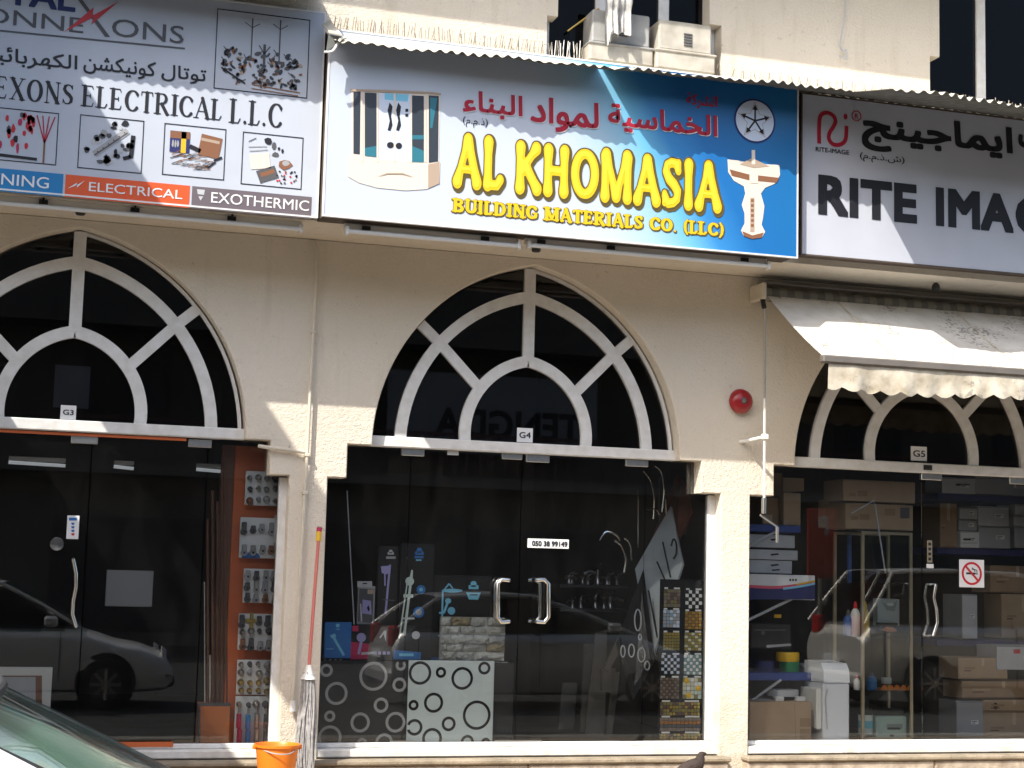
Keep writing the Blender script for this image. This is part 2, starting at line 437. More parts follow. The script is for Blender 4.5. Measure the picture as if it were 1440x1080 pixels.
def arabic(t):
    out = []
    for i, c in enumerate(t):
        f = FORMS.get(c)
        if not f: out.append({'(': ')', ')': '('}.get(c, c)); continue
        pv = FORMS.get(t[i-1]) if i else None; nx = FORMS.get(t[i+1]) if i+1 < len(t) else None
        jp = bool(pv and len(pv) == 4 and len(f) >= 2); jn = bool(nx and len(f) == 4 and len(nx) >= 2)
        k = 3 if jp and jn else 1 if jp else 2 if jn else 0
        out.append(chr(f[k]))
    return ''.join(out[::-1])
def text_polys(body, bold=0., spacing=1., res=3):
    cu = bpy.data.curves.new('lettering_curve', 'FONT'); cu.body = body; cu.size = 1; cu.offset = bold; cu.resolution_u = res
    cu.space_character = spacing
    ob = bpy.data.objects.new('lettering_tmp', cu); COL.objects.link(ob)
    bpy.context.view_layer.update()
    me = bpy.data.meshes.new_from_object(ob.evaluated_get(bpy.context.evaluated_depsgraph_get()))
    V = [(v.co.x, v.co.y) for v in me.vertices]; P = [list(p.vertices) for p in me.polygons]
    bpy.data.objects.remove(ob); bpy.data.curves.remove(cu); bpy.data.meshes.remove(me)
    return V, P
def put(V, P, x0, x1, z0, z1, y, m, mb, ref=None, flip=False):
    if not V: return
    xs = [p[0] for p in (ref or V)]; ys = [p[1] for p in (ref or V)]
    ax, bx, ay, by = min(xs), max(xs), min(ys), max(ys); k = len(mb.v); i = mb.mi(m)
    sx = (x1-x0)/max(bx-ax, 1e-6); sz = (z1-z0)/max(by-ay, 1e-6)
    for p in V: mb.v.append((x0+(p[0]-ax)*sx, y, z0+(p[1]-ay)*sz))
    for f in P: mb.f.append([k+j for j in f]); mb.m.append(i)
def write(mb, body, x0, x1, z0, z1, y, m, bold=0., spacing=1.):
    V, P = text_polys(body, 0., spacing); h = z1-z0; b = bold*h*1.1
    for k, (dx, dz) in enumerate([(0, 0)]+[(b*max(-1, min(1, 1.42*math.cos((i+.5)*math.pi/14))), b*max(-1, min(1, 1.42*math.sin((i+.5)*math.pi/14)))) for i in range(28)] if bold else ((0, 0),)):
        put(V, P, x0+b+dx, x1-b+dx, z0+b+dz, z1-b+dz, y-.00005*k, m, mb)
def spot(uL, uR, top, bot, y):
    """world x0,x1,z0,z1 of print between photo columns uL, uR with its highest and lowest points at top and bot"""
    return at(uL, (top[1]+bot[1])/2, y)[0], at(uR, (top[1]+bot[1])/2, y)[0], at(*bot, y)[2], at(*top, y)[2]

# stroke lettering: every letter is a union of tapered round strokes, outlined on a fine grid
def bow(cx, cy, rx, ry, a0, a1, n, w0, w1):
    o = []
    for i in range(n+1):
        a = R(a0+(a1-a0)*i/n); w = w0+(w1-w0)*abs(math.cos(a))
        o.append((cx+rx*math.cos(a), cy+ry*math.sin(a), w))
    return o
def letters(style):
    """advance width and strokes; each stroke is a list of (x, y, half width), height 1"""
    if style == 'bone': T, t, e, sl = .113, .095, .142, 0
    elif style == 'slab': T, t, e, sl = .115, .075, .10, .055
    else: T, t, e, sl = .084, .026, .0, .022
    G = {}
    def vs(x, w=T, y0=.0, y1=1., s=True):
        if style == 'bone': return [[(x, y0+.10, e), (x, y0+.32, w), (x, y1-.32, w), (x, y1-.10, e)]]
        o = [[(x, y0+w*.6, w), (x, y1-w*.6, w)]]
        if s:
            q = w+(.075 if style == 'slab' else .085)
            for yy in (y0+sl, y1-sl): o.append([(x-q, yy, sl), (x+q, yy, sl)])
        return o
    def dg(xa, ya, xb, yb, w):
        if style == 'bone': return [[(xa, ya, e), (xa+(xb-xa)*.3, ya+(yb-ya)*.3, w), (xa+(xb-xa)*.7, ya+(yb-ya)*.7, w), (xb, yb, e)]]
        return [[(xa, ya, w), (xb, yb, w)]]
    def sf(x, y, q=.13):
        return [] if style == 'bone' else [[(x-q, y+(sl if y < .5 else -sl), sl), (x+q, y+(sl if y < .5 else -sl), sl)]]
    lo, hi = (.10, .90) if style == 'bone' else (.03, .97)
    G['I'] = (.34, vs(.17))
    G['L'] = (.62, vs(.16)+[[(.16, .09 if style == 'bone' else t*.9, t), (.44, .09 if style == 'bone' else t*.9, t), (.53, .20, e*.75 if e else .03)]])
    G['A'] = (.82, dg(.41, hi, .12, lo, t*1.0)+dg(.41, hi, .70, lo, T)+[[(.24, .34, t*.8), (.58, .34, t*.8)]]+sf(.12, 0)+sf(.70, 0))
    G['M'] = (.98, vs(.15, t if not e else T, s=True)+vs(.83)+dg(.17, .93, .49, .12, T*.9)+dg(.49, .12, .81, .93, t))
    G['N'] = (.82, vs(.15, t*1.1)+vs(.67, t*1.1)+dg(.15, .95, .67, .06, T))
    G['H'] = (.80, vs(.16)+vs(.64)+[[(.16, .5, t), (.64, .5, t)]])
    G['K'] = (.78, vs(.16)+dg(.62, hi, .22, .46, t)+dg(.30, .56, .66, lo, T)+sf(.60, 1)+sf(.66, 0))
    G['O'] = (.84, [bow(.42, .5, .30, .5-t, 0, 360, 30, t, T*1.08)])
    G['C'] = (.74, [bow(.42, .5, .30, .5-t, 42, 318, 24, t, T*1.08)]+[[(.65, .82, t*1.2), (.655, .70, t*.8)]]+([[(.65, .18, t*1.1), (.655, .28, t*.7)]] if style != 'roman' else []))
    G['G'] = (.80, [bow(.42, .5, .30, .5-t, 42, 325, 24, t, T*1.08)]+[[(.65, .82, t*1.2), (.655, .70, t*.8)], [(.66, .14, T*.8), (.66, .40, T*.8)], [(.50, .42, max(sl, .03)), (.74, .42, max(sl, .03))]])
    G['S'] = (.62, [[(.51, .76, t), (.44, .90, t), (.30, .95-t*.4, t), (.16, .86, T*.8), (.13, .72, T*.95), (.22, .58, T), (.38, .47, T*1.02), (.49, .34, T*.98), (.48, .18, T*.85), (.36, .06+t*.4, t), (.20, .07, t), (.10, .22, t)],
                     [(.52, .92, t*.8), (.52, .74, t*.8)], [(.09, .08, t*.8), (.09, .27, t*.8)]])
    G['E'] = (.68, vs(.16)+[[(.16, 1-t, t), (.50, 1-t, t), (.55, .86-t, t*.8)], [(.16, .51, t), (.42, .51, t)], [(.43, .42, t*.8), (.43, .60, t*.8)], [(.16, t, t), (.53, t, t), (.58, .17+t, t*.8)]])
    G['T'] = (.70, vs(.35, s=False)+([[(.22, sl, sl), (.48, sl, sl)]] if sl else [])+[[(.07, .80, t*.8), (.09, 1-t, t), (.61, 1-t, t), (.63, .80, t*.8)]])
    G['U'] = (.80, [[(.16, .97, T), (.16, .35, T)], bow(.41, .34, .25, .34-t, 180, 360, 14, t, T), [(.66, .35, t*1.2), (.66, .97, t*1.2)]]+sf(.16, 1)+sf(.66, 1))
    G['D'] = (.82, vs(.16)+[[(.16, 1-t, t), (.34, 1-t, t)], bow(.36, .5, .31, .5-t, 90, -90, 16, t, T), [(.16, t, t), (.34, t, t)]])
    G['B'] = (.74, vs(.16)+[[(.16, 1-t, t), (.34, 1-t, t)], bow(.36, .755, .20, .245-t, 90, -90, 12, t, T*.9), [(.16, .51, t), (.36, .51, t)], bow(.37, .265, .23, .25-t*.6, 90, -90, 12, t, T), [(.16, t, t), (.36, t, t)]])
    G['R'] = (.80, vs(.16)+[[(.16, 1-t, t), (.34, 1-t, t)], bow(.36, .745, .21, .255-t, 90, -90, 12, t, T*.9), [(.16, .49, t), (.36, .49, t)]]+dg(.36, .49, .64, lo, T)+sf(.68, 0, .08))
    G['X'] = (.80, dg(.15, .96, .65, .04, T)+dg(.63, .96, .16, .04, t)+sf(.15, 1)+sf(.63, 1)+sf(.16, 0)+sf(.65, 0))
    G['.'] = (.26, [[(.12, .075, .075), (.121, .075, .075)]])
    G['('] = (.36, [[(.27, 1.02, t*.8), (.13, .75, T*.8), (.11, .48, T*.9), (.14, .2, T*.8), (.28, -.08, t*.8)]])
    G[')'] = (.36, [[(.09, 1.02, t*.8), (.23, .75, T*.8), (.25, .48, T*.9), (.22, .2, T*.8), (.08, -.08, t*.8)]])
    G[' '] = (.36, [])
    return G
FACES = {s: letters(s) for s in ('bone', 'slab', 'roman')}
def stroke_text(body, style, track=0., grow=0., N=46):
    """outline polygons of a word, x in letter heights"""
    V, P = [], []; pen = 0.; pad = .16
    for ch in body:
        adv, st = FACES[style][ch]
        if st:
            h = (1+2*pad)/N; nx = int((adv+2*pad)/h)+2; ny = N+2
            xs = -pad+h*np.arange(nx); ys = -pad+h*np.arange(ny); X, Y = np.meshgrid(xs, ys, indexing='ij'); D = np.full(X.shape, 9.)
            for s in st:
                for (ax, ay, wa), (bx, by, wb) in zip(s[:-1], s[1:]):
                    dx, dy = bx-ax, by-ay; L = dx*dx+dy*dy+1e-12
                    q = np.clip(((X-ax)*dx+(Y-ay)*dy)/L, 0, 1)
                    D = np.minimum(D, np.hypot(X-ax-q*dx, Y-ay-q*dy)-(wa+(wb-wa)*q))
            D -= grow
            idx = {}
            def vert(p):
                k = (round(p[0], 5), round(p[1], 5))
                if k not in idx: idx[k] = len(V); V.append((p[0]+pen, p[1]))
                return idx[k]
            for j in range(ny-1):
                i = 0
                while i < nx-1:
                    c = [D[i, j], D[i+1, j], D[i+1, j+1], D[i, j+1]]
                    if min(c) >= 0: i += 1; continue
                    if max(c) < 0:
                        e = i
                        while e < nx-1 and max(D[e, j], D[e+1, j], D[e+1, j+1], D[e, j+1]) < 0: e += 1
                        P.append([vert(p) for p in ((xs[i], ys[j]), (xs[e], ys[j]), (xs[e], ys[j+1]), (xs[i], ys[j+1]))]); i = e; continue
                    q = [(xs[i], ys[j]), (xs[i+1], ys[j]), (xs[i+1], ys[j+1]), (xs[i], ys[j+1])]; o = []
                    for k in range(4):
                        a, b = c[k], c[(k+1) % 4]
                        if a < 0: o.append(q[k])
                        if (a < 0) != (b < 0):
                            t = a/(a-b); o.append((q[k][0]+(q[(k+1) % 4][0]-q[k][0])*t, q[k][1]+(q[(k+1) % 4][1]-q[k][1])*t))
                    o2 = []
                    for p in o:
                        if not o2 or abs(p[0]-o2[-1][0])+abs(p[1]-o2[-1][1]) > 1e-6: o2.append(p)
                    if len(o2) >= 3: P.append([vert(p) for p in o2])
                    i += 1
        pen += adv+track
    P = [f for f in P if len(set(f)) == len(f)]
    return V, P

# ================================================================== GROUND
PZ, RZ = -.22, -.43
def ground(name, x0, x1, y0, y1, z0, z1, m):
    return MB().box(x0, x1, y0, y1, z0, z1, m).build(name, kind='structure')
ground('road', -60, 60, -80, -2.9, RZ-.3, RZ, 'asphalt')
MB().box(-60, 60, -80, 60, RZ-.5, RZ-.31, 'asphalt').build('ground', kind='structure')
ground('pavement', -60, 60, -2.6, -.13, PZ-.2, PZ, 'paving')
kb = MB()
for i in range(40):
    x = -20+i*1.0; kb.bbox(x+.004, x+.996, -2.9, -2.602, PZ-.3, PZ+.004, 'kerb', .02)
kb.build('kerb', kind='structure')

# ================================================================== BUILDING
bld = thing('shop_building', 'cream plastered shop building with three pointed arch glass shopfronts and an overhanging upper storey', 'building', (0, 0, PZ))
WY, UW, SOF = -.15, -.82, 3.743
ARCH = dict(top=3.681, ro=1.2226, rm=1.0041, ri=.4926, ai=2.947, am=3.458, jm=(.7144, 3.0437), jo=(.8711, 3.183), ji=(.3848, 2.7091))
BAYS = [dict(c=-3.433, l=1.585, r=1.578, b0=-5.20, b1=-1.715, n='G3'), dict(c=0., l=1.572, r=1.600, b0=-1.715, b1=1.745, n='G4'), dict(c=3.495, l=1.640, r=1.585, b0=1.745, b1=5.30, n='G5')]
ZS1, ZS2, ZT = 1.97, 2.222, 2.30
wall = MB()
def side_outline(c, half, s, top):
    """opening outline from the floor up to the apex on one side (s = +1 right, -1 left)"""
    o = [(half, PZ), (half, ZS1), (1.43, ZS1), (1.43, ZS2), (1.245, ZS2)]
    o += [(x+.02*(1-i/24), z+.012) for i, (x, z) in enumerate(arc3((1.2226, 2.3), ARCH['jo'], (0, ARCH['top']), 24))]
    o[-1] = (0, ARCH['top']+.014)
    return [(c+s*x, z) for x, z in o]
def offset_in(pts, d, s):
    """shift an open outline sideways into the wall (away from the opening)"""
    o = []
    for i, p in enumerate(pts):
        a = Vector(pts[max(i-1, 0)]); b = Vector(p); c = Vector(pts[min(i+1, len(pts)-1)])
        def nrm(v): v = v.normalized(); return Vector((v.y, -v.x))*s
        if i == 0: n = nrm(c-b)
        elif i == len(pts)-1: n = nrm(b-a)
        else:
            n1, n2 = nrm(b-a), nrm(c-b); n = (n1+n2); n = n/max(n.length_squared/2, .5) if n.length > 1e-6 else n1
        q = b+n*d; o.append((q.x, max(q.y, PZ) if i == 0 else q.y))
    o[-1] = (pts[-1][0], pts[-1][1]+d*1.1)
    return o
for b in BAYS:
    for s, half, edge in ((1, b['r'], b['b1']), (-1, b['l'], b['b0'])):
        inner = side_outline(b['c'], half, s, 0); outer = offset_in(inner, .006, s)
        front = outer+[(b['c'], SOF), (edge, SOF), (edge, PZ)]
        pts = [(x, WY, z) for x, z in front]; wall.face(pts if s < 0 else pts[::-1], 'stucco')
        for A, ya, B, yb in ((outer, WY, inner, WY+.006), (inner, WY+.006, inner, .06)):
            for i in range(len(inner)-1):
                q = [(A[i][0], ya, A[i][1]), (A[i+1][0], ya, A[i+1][1]), (B[i+1][0], yb, B[i+1][1]), (B[i][0], yb, B[i][1])]
                wall.face(q if s > 0 else q[::-1], 'stucco')
wall.box(-14, -5.20, WY, .2, PZ, SOF, 'stucco'); wall.box(5.30, 16, WY, .2, PZ, SOF, 'stucco')
wall.build('wall', bld)
up = MB()
WIN = [(-.165, 1.262), (3.10, 4.95)]; WZ0, WZ1 = 5.13, 6.55
up.box(-14, 16, UW, UW+.25, SOF, WZ0, 'stucco')
xs = [-14]+[v for w in WIN for v in w]+[16]
for i in range(0, len(xs), 2): up.box(xs[i], xs[i+1], UW, UW+.25, WZ0, WZ1, 'stucco')
up.box(-14, 16, UW, UW+.25, WZ1, 8.6, 'stucco')
for x0, x1, z in ((-.165, -.08, 5.47), (1.16, 1.262, 5.57), (3.10, 3.19, 5.55)):     # stepped corners of the openings
    up.box(x0, x1, UW+.002, UW+.22, z, WZ1-.002, 'stucco')
up.build('upper_wall', bld)
MB().box(-14, 16, UW+.25, WY, SOF+.002, SOF+.12, 'stucco').box(-14, 16, UW, WY, 8.6, 8.8, 'stucco').build('soffit', bld)
MB().box(-14, 16, UW-.80, UW, 6.62, 6.76, 'stucco').build('window_hood', bld)
inn = MB()
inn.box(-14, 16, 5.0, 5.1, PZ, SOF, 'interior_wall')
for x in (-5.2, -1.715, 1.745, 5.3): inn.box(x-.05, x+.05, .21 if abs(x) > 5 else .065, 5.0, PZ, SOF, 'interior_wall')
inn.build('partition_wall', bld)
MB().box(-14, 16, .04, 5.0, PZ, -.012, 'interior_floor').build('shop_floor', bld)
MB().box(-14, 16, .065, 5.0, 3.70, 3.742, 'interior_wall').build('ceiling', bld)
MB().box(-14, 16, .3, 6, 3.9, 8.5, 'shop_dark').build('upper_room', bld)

def strip(mb, pts, w, y0, y1, m):
    """bar of width w following a line in the x, z plane"""
    P = [Vector(p) for p in pts]; L, Rr = [], []
    for i, p in enumerate(P):
        t = (P[min(i+1, len(P)-1)]-P[max(i-1, 0)]).normalized(); n = Vector((-t.y, t.x))*w/2
        L.append(p+n); Rr.append(p-n)
    for i in range(len(P)-1):
        for a, b, ya, yb in ((L[i:i+2], Rr[i:i+2], y0, y0), (L[i:i+2], L[i:i+2], y0, y1), (Rr[i:i+2], Rr[i:i+2], y1, y0)):
            mb.face([(b[0].x, yb, b[0].y), (b[1].x, yb, b[1].y), (a[1].x, ya, a[1].y), (a[0].x, ya, a[0].y)], m)
    for e, q in ((0, 1), (-1, -1)):
        pts4 = [(L[e].x, y0, L[e].y), (L[e].x, y1, L[e].y), (Rr[e].x, y1, Rr[e].y), (Rr[e].x, y0, Rr[e].y)]
        mb.face(pts4[::q], m)
def pane(poly, y, m, parent, name='pane', th=.008):
    ctr = sum((Vector(p) for p in poly), Vector((0, 0)))/len(poly)
    area = sum(poly[i][0]*poly[(i+1) % len(poly)][1]-poly[(i+1) % len(poly)][0]*poly[i][1] for i in range(len(poly)))
    if area > 0: poly = poly[::-1]
    # prism with outward faces
    mb = MB(); n = len(poly)
    mb.face([(x, y, z) for x, z in poly][::-1], m); mb.face([(x, y+th, z) for x, z in poly], m)
    for i in range(n):
        a, b = poly[i], poly[(i+1) % n]; mb.face([(a[0], y, a[1]), (b[0], y, b[1]), (b[0], y+th, b[1]), (a[0], y+th, a[1])], m)
    return mb.build(name, parent)
def split_arc(p, q, r, n=20):
    a = arc3(p, q, r, n); k = min(range(n+1), key=lambda i: (a[i][0]-q[0])**2+(a[i][1]-q[1])**2); a[k] = q
    return a[:k+1], a[k:]
W = .088
for b in BAYS:
    c = b['c']; A = ARCH
    o1, o2 = split_arc((A['ro'], ZT), A['jo'], (0, A['top'])); m1, m2 = split_arc((A['rm'], ZT), A['jm'], (0, A['am'])); i1, i2 = split_arc((A['ri'], ZT), A['ji'], (0, A['ai']))
    win = bpy.data.objects.new('arched_window', None)
    fr = MB()
    for s in (1, -1):
        X = lambda pts: [(c+s*x, z) for x, z in pts]
        strip(fr, X(m1+m2[1:]), W, -.038, .012, 'alu_white'); strip(fr, X(i1+i2[1:]), W, -.036, .012, 'alu_white')
        if s > 0: strip(fr, X([(x*.993, z-.006) for x, z in o1+o2[1:]]), .024, -.030, .012, 'alu_white')
        strip(fr, X([A['ji'], A['jm'], A['jo']]), W*.92, -.034, .010, 'alu_white')
    strip(fr, [(c, A['ai']), (c, A['top'])], W, -.040, .014, 'alu_white')
    fr.bbox(c-1.41, c+1.41, -.055, .03, 2.222, 2.305, 'alu_white', .008)
    fo = fr.build('arched_window', bld)
    for s in (1, -1):
        X = lambda pts: [(c+s*x, z) for x, z in pts]
        for q, poly in enumerate((o1+m1[::-1], o2+m2[::-1], m1+i1[::-1], m2+i2[::-1])):
            pane(X(poly), -.006+.0004*q, 'arch_glass', fo)
    pane([(c+x, z) for x, z in i1+i2[1:]]+[(c-x, z) for x, z in (i1+i2[1:])[::-1][1:]], -.006, 'arch_glass', fo)
    # door number plate on the glass
    u, v = {'G3': (96, 580), 'G4': (738, 612), 'G5': (1292, 638)}[b['n']]
    x0, x1, z0, z1 = rect(u-11, v-10, u+11, v+10, -.012)
    pl = MB().box(x0, x1, -.016, -.009, z0, z1, 'white')
    write(pl, b['n'], x0+.017, x1-.017, z0+.032, z1-.032, -.0175, 'ink', .02)
    pl.build('number_plate', fo, label='small white number plate reading '+b['n'])

def S_handle(pts, r, m): return MB().tube(pts, r, m, 10)
def shopfront(b, seams, base_m, rail_r):
    c = b['c']; x0, x1 = c-b['l']-.02, c+b['r']+.02
    root_panes = []
    ed = [x0]+seams+[x1]
    sash = MB()
    sash.bbox(x0, x1, -.045, .03, -.012, .022, 'alu_white', .006)          # bottom rail
    if rail_r: sash.bbox(x1-.075, x1-.012, -.04, .03, .024, ZS1-.01, 'alu_white', .006)
    so = sash.build('shopfront', bld)
    for i in range(len(ed)-1):
        a, e = ed[i]+.004, ed[i+1]-.004
        poly = [(a, .028), (e, .028), (e, ZS2-.003), (a, ZS2-.003)]
        p = pane(poly, -.004, 'shop_glass', so, 'glass_pane', .010)
    return so
def fitting(u0, v0, u1, v1, so, m='steel', y=-.02):
    x0, x1, z0, z1 = rect(u0, v0, u1, v1, y)
    MB().bbox(x0, x1, y, .018, z0, z1, m, .004).build('patch_fitting', so)
def ux(u, v): return at(u, v, 0)[0]
s3 = shopfront(BAYS[0], [ux(118, 830), ux(283, 830)], 'orange_panel', True)
s4 = shopfront(BAYS[1], [ux(571, 850), ux(729, 850), ux(905, 850)], 'alu_white', True)
s5 = shopfront(BAYS[2], [ux(1297, 850), ux(1455, 850)], 'alu_white', False)
for q in ((100, 611, 138, 624), (265, 618, 298, 629), (242, 1045, 280, 1056)): fitting(*q, s3)
for q in ((565, 630, 597, 641), (706, 636, 735, 646), (740, 639, 773, 650), (880, 646, 912, 656), (549, 1042, 584, 1054), (697, 1041, 762, 1052), (872, 1042, 905, 1052)): fitting(*q, s4)
for q in ((1296, 665, 1325, 675), (1420, 671, 1450, 681), (1297, 1046, 1328, 1057), (1421, 1047, 1450, 1057)): fitting(*q, s5)
# orange top track of the G3 door and its red-brown lining
x0, x1, z0, z1 = rect(0, 615, 262, 622, -.03)
MB().box(-5.0, x1, -.03, -.012, 2.196, 2.216, 'orange_panel').build('door_track', s3)
x0, x1, z0, z1 = rect(190, 1045, 243, 1052, -.03)
MB().box(-5.0, x1, -.052, -.046, .004, .04, 'orange_panel').build('kick_strip', s3)
# door handles
def px(pts, y): return [at(u, v, y) for u, v in pts]
h = px([(103, 786), (107, 806), (107, 826), (103, 846), (102, 864), (107, 881)], -.06)
mb = MB().tube(h, .013, 'chrome', 10).tube([h[0], (h[0][0], 0, h[0][2])], .009, 'chrome').tube([h[-1], (h[-1][0], 0, h[-1][2])], .009, 'chrome'); mb.build('handle', s3, True)
for sgn, uo, ui in ((1, 700, 716), (-1, 771, 754)):
    a = px([(ui, 816), ((uo*2+ui)/3, 815), (uo, 821), (uo, 845), (uo, 868), ((uo*2+ui)/3, 875), (ui, 874)], -.075)
    mb = MB().tube(a, .017, 'chrome', 12)
    for e in (0, -1): mb.tube([a[e], (a[e][0], .0, a[e][2])], .015, 'chrome', 10)
    b2 = [(p[0]+.022*sgn, .07, p[2]) for p in a]; mb.tube(b2, .017, 'chrome', 12)
    mb.build('handle', s4, True)
for u, y in ((1316, -.065), (1303, .07)):
    a = px([(u, 822), (u-3, 840), (u+1, 858), (u+2, 876), (u-4, 894)], y)
    mb = MB().tube(a, .013, 'chrome', 10)
    for e in (0, -1): mb.tube([a[e], (a[e][0], 0, a[e][2])], .009, 'chrome')
    mb.build('handle', s5, True)
# lock dome on the G3 door
x, y, z = at(80, 765, -.02); MB().lathe([(.012, -.012), (.045, -.010), (.048, .0), (.03, .02)][::1], (x, -.03, z), 'chrome', 18, 'y').build('lock', s3, True)
# ledge stones below each shopfront
for b in BAYS:
    lo = MB()
    lo.bbox(b['c']-b['l']-.02, b['c']+b['r']+.02, -.135, .03, -.075, -.013, 'sill_white', .01)
    lo.build('sill', bld)
    n = 2; x0, x1 = b['c']-b['l']-.05, b['c']+b['r']+.05
    MB().bbox(x0-.01, x1+.01, -.275, -.137, -.118, -.078, 'concrete', .012).build('step_edge', bld)
    for i in range(n):
        a, e = x0+(x1-x0)*i/n, x0+(x1-x0)*(i+1)/n
        MB().bbox(a+.002, e-.002, -.25+random.uniform(-.004, .004), -.13, PZ-.1, -.1185, 'ledge_stone', .014).build('step_stone', bld)
# upper windows
def upper_window(x0, x1, muls, zt):
    fr = MB(); y0, y1 = UW+.12, UW+.18
    fr.box(x0, x1, y0, y1, WZ0, WZ0+.05, 'frame_alu'); fr.box(x0, x1, y0, y1, WZ1-.05, WZ1, 'frame_alu')
    for m in muls: fr.bbox(m-.042, m+.042, y0-.003, y1+.003, WZ0+.052, WZ1-.052, 'alu_white', .006)
    for m in (x0+.03, x1-.03): fr.bbox(m-.028, m+.028, y0-.002, y1+.002, WZ0+.052, WZ1-.052, 'frame_alu', .006)
    fo = fr.build('upper_window', bld); e = [x0]+muls+[x1]
    for i in range(len(e)-1): pane([(e[i]+.03, WZ0+.05), (e[i+1]-.03, WZ0+.05), (e[i+1]-.03, WZ1-.05), (e[i]+.03, WZ1-.05)], y0+.02, 'upper_glass', fo)
yw = UW+.15
upper_window(WIN[0][0], WIN[0][1], [at(843, 20, yw)[0], at(932, 10, yw)[0]], 0)
upper_window(WIN[1][0], WIN[1][1], [at(1377, 70, yw)[0]], 0)
# wall lines: shallow drip moulding where the soffit meets the wall
MB().box(-14, 16, WY-.012, WY-.001, SOF-.016, SOF-.002, 'stucco').build('drip_moulding', bld)

# ================================================================== SIGNS
def poly_print(mb, uv, y, m): mb.face([at(u, v, y) for u, v in uv], m)
def sign_panel_mat():
    """printed panel: white at one end running into deep blue, with a pale cyan sweep"""
    m = bpy.data.materials.new('sign_gradient'); m.use_nodes = True; nt = m.node_tree; b = nt.nodes['Principled BSDF']
    b.inputs['Roughness'].default_value = .35
    tc = nt.nodes.new('ShaderNodeTexCoord'); sp = nt.nodes.new('ShaderNodeSeparateXYZ'); nt.links.new(tc.outputs['Object'], sp.inputs[0])
    a = nt.nodes.new('ShaderNodeMath'); a.operation = 'MULTIPLY_ADD'; a.inputs[1].default_value = .55   # lean of the sweep
    nt.links.new(sp.outputs['Z'], a.inputs[0]); nt.links.new(sp.outputs['X'], a.inputs[2])
    mr = nt.nodes.new('ShaderNodeMapRange'); mr.inputs[1].default_value = .12; mr.inputs[2].default_value = 2.4
    nt.links.new(a.outputs[0], mr.inputs[0])
    cr = nt.nodes.new('ShaderNodeValToRGB'); e = cr.color_ramp.elements
    cols = [(0, (.53, .58, .67)), (.10, (.51, .58, .68)), (.24, (.37, .55, .69)), (.37, (.15, .45, .68)), (.47, (.035, .23, .55)), (.60, (.010, .14, .41)), (1, (.008, .14, .36))]
    e[0].position, e[0].color = cols[0][0], (*cols[0][1], 1); e[1].position, e[1].color = cols[-1][0], (*cols[-1][1], 1)
    for p, c in cols[1:-1]:
        q = e.new(p); q.color = (*c, 1)
    nt.links.new(mr.outputs[0], cr.inputs[0]); nt.links.new(cr.outputs[0], b.inputs['Base Color']); MATS['sign_gradient'] = m
sign_panel_mat()
def sign(name, label, x0, x1, z0, z1, y, back, pm, edge):
    t = thing(name, label, 'sign', ((x0+x1)/2, y, z0))
    MB().box(x0, x1, y, y+.012, z0, z1, pm).build('panel', t)
    f = MB().box(x0, x1, y+.0125, back, z0+.001, z1-.001, 'sign_side')
    w = .012
    for q in ((x0-w, x0-.0005, z0-w, z1+w), (x1+.0005, x1+w, z0-w, z1+w), (x0, x1, z0-w, z0-.0005), (x0, x1, z1+.0005, z1+w)): f.box(q[0], q[1], y-.004, y+.025, q[2], q[3], edge)
    f.build('frame', t)
    return t
Y4, Y3, Y5 = -1.08, -.92, -.97
# ---- G4
g4 = sign('shop_sign', 'white to blue shop sign with big yellow AL KHOMASIA lettering over the middle shop', -1.842, 1.782, 3.735, 5.06, Y4, UW-.002, 'sign_gradient', 'sign_edge')
e = Y4-.003
def lettering(par, fn, name='lettering', label=None):
    mb = MB(); fn(mb); return mb.build(name, par, label=label)
def stroked(par, body, style, uL, uR, top, bot, y, layers, track=0.):
    x0, x1, z0, z1 = spot(uL, uR, top, bot, y); h = z1-z0
    V0, _ = stroke_text(body, style, track, N=12)
    xs = [p[0] for p in V0]; sx = (x1-x0)/(max(xs)-min(xs)); xm = min(xs)
    ys = [p[1] for p in V0]; ym = min(ys); sz = h/(max(ys)-ym)
    mb = MB()
    for i, (m, grow, dx, dz) in enumerate(layers):
        V, P = stroke_text(body, style, track, grow); k = len(mb.v); q = mb.mi(m)
        for p in V: mb.v.append((x0+(p[0]-xm)*sx+dx, y-.0012*i, z0+(p[1]-ym)*sz+dz))
        for f in P: mb.f.append([k+j for j in f]); mb.m.append(q)
    return mb.build('lettering', par)
yl = [('olive_line', .055, .009, -.010), ('olive_line', .03, 0, 0), ('yellow', 0, 0, 0), ('yellow_pale', -.052, -.004, .004)]
# row of letters: the line runs level in the place
xA0, xA1, zA0, zA1 = spot(637, 708, (657, 187), (672, 265), e)
def big(body, uL, uR):
    x0 = at(uL, 240, e)[0]; x1 = at(uR, 250, e)[0]
    V0, _ = stroke_text(body, 'bone', .045, N=12); xs = [p[0] for p in V0]; ys = [p[1] for p in V0]
    sx = (x1-x0)/(max(xs)-min(xs)); z0 = at(672, 268, e)[2]; z1 = at(657, 187, e)[2]; sz = (z1-z0)/(max(ys)-min(ys)); mb = MB()
    for i, (m, grow, dx, dz) in enumerate(yl):
        V, P = stroke_text(body, 'bone', .045, grow); k = len(mb.v); q = mb.mi(m)
        for p in V: mb.v.append((x0+(p[0]-min(xs))*sx+dx, e-.0012*i, z0+(p[1]-min(ys))*sz+dz))
        for f in P: mb.f.append([k+j for j in f]); mb.m.append(q)
    mb.build('lettering', g4)
big('AL', 637, 708); big('KHOMASIA', 725, 1015)
stroked(g4, 'BUILDING MATERIALS CO. (LLC)', 'slab', 635, 1018, (660, 279), (660, 302), e, [('olive_line', .06, .003, -.004), ('yellow', .0, 0, 0)], .05)
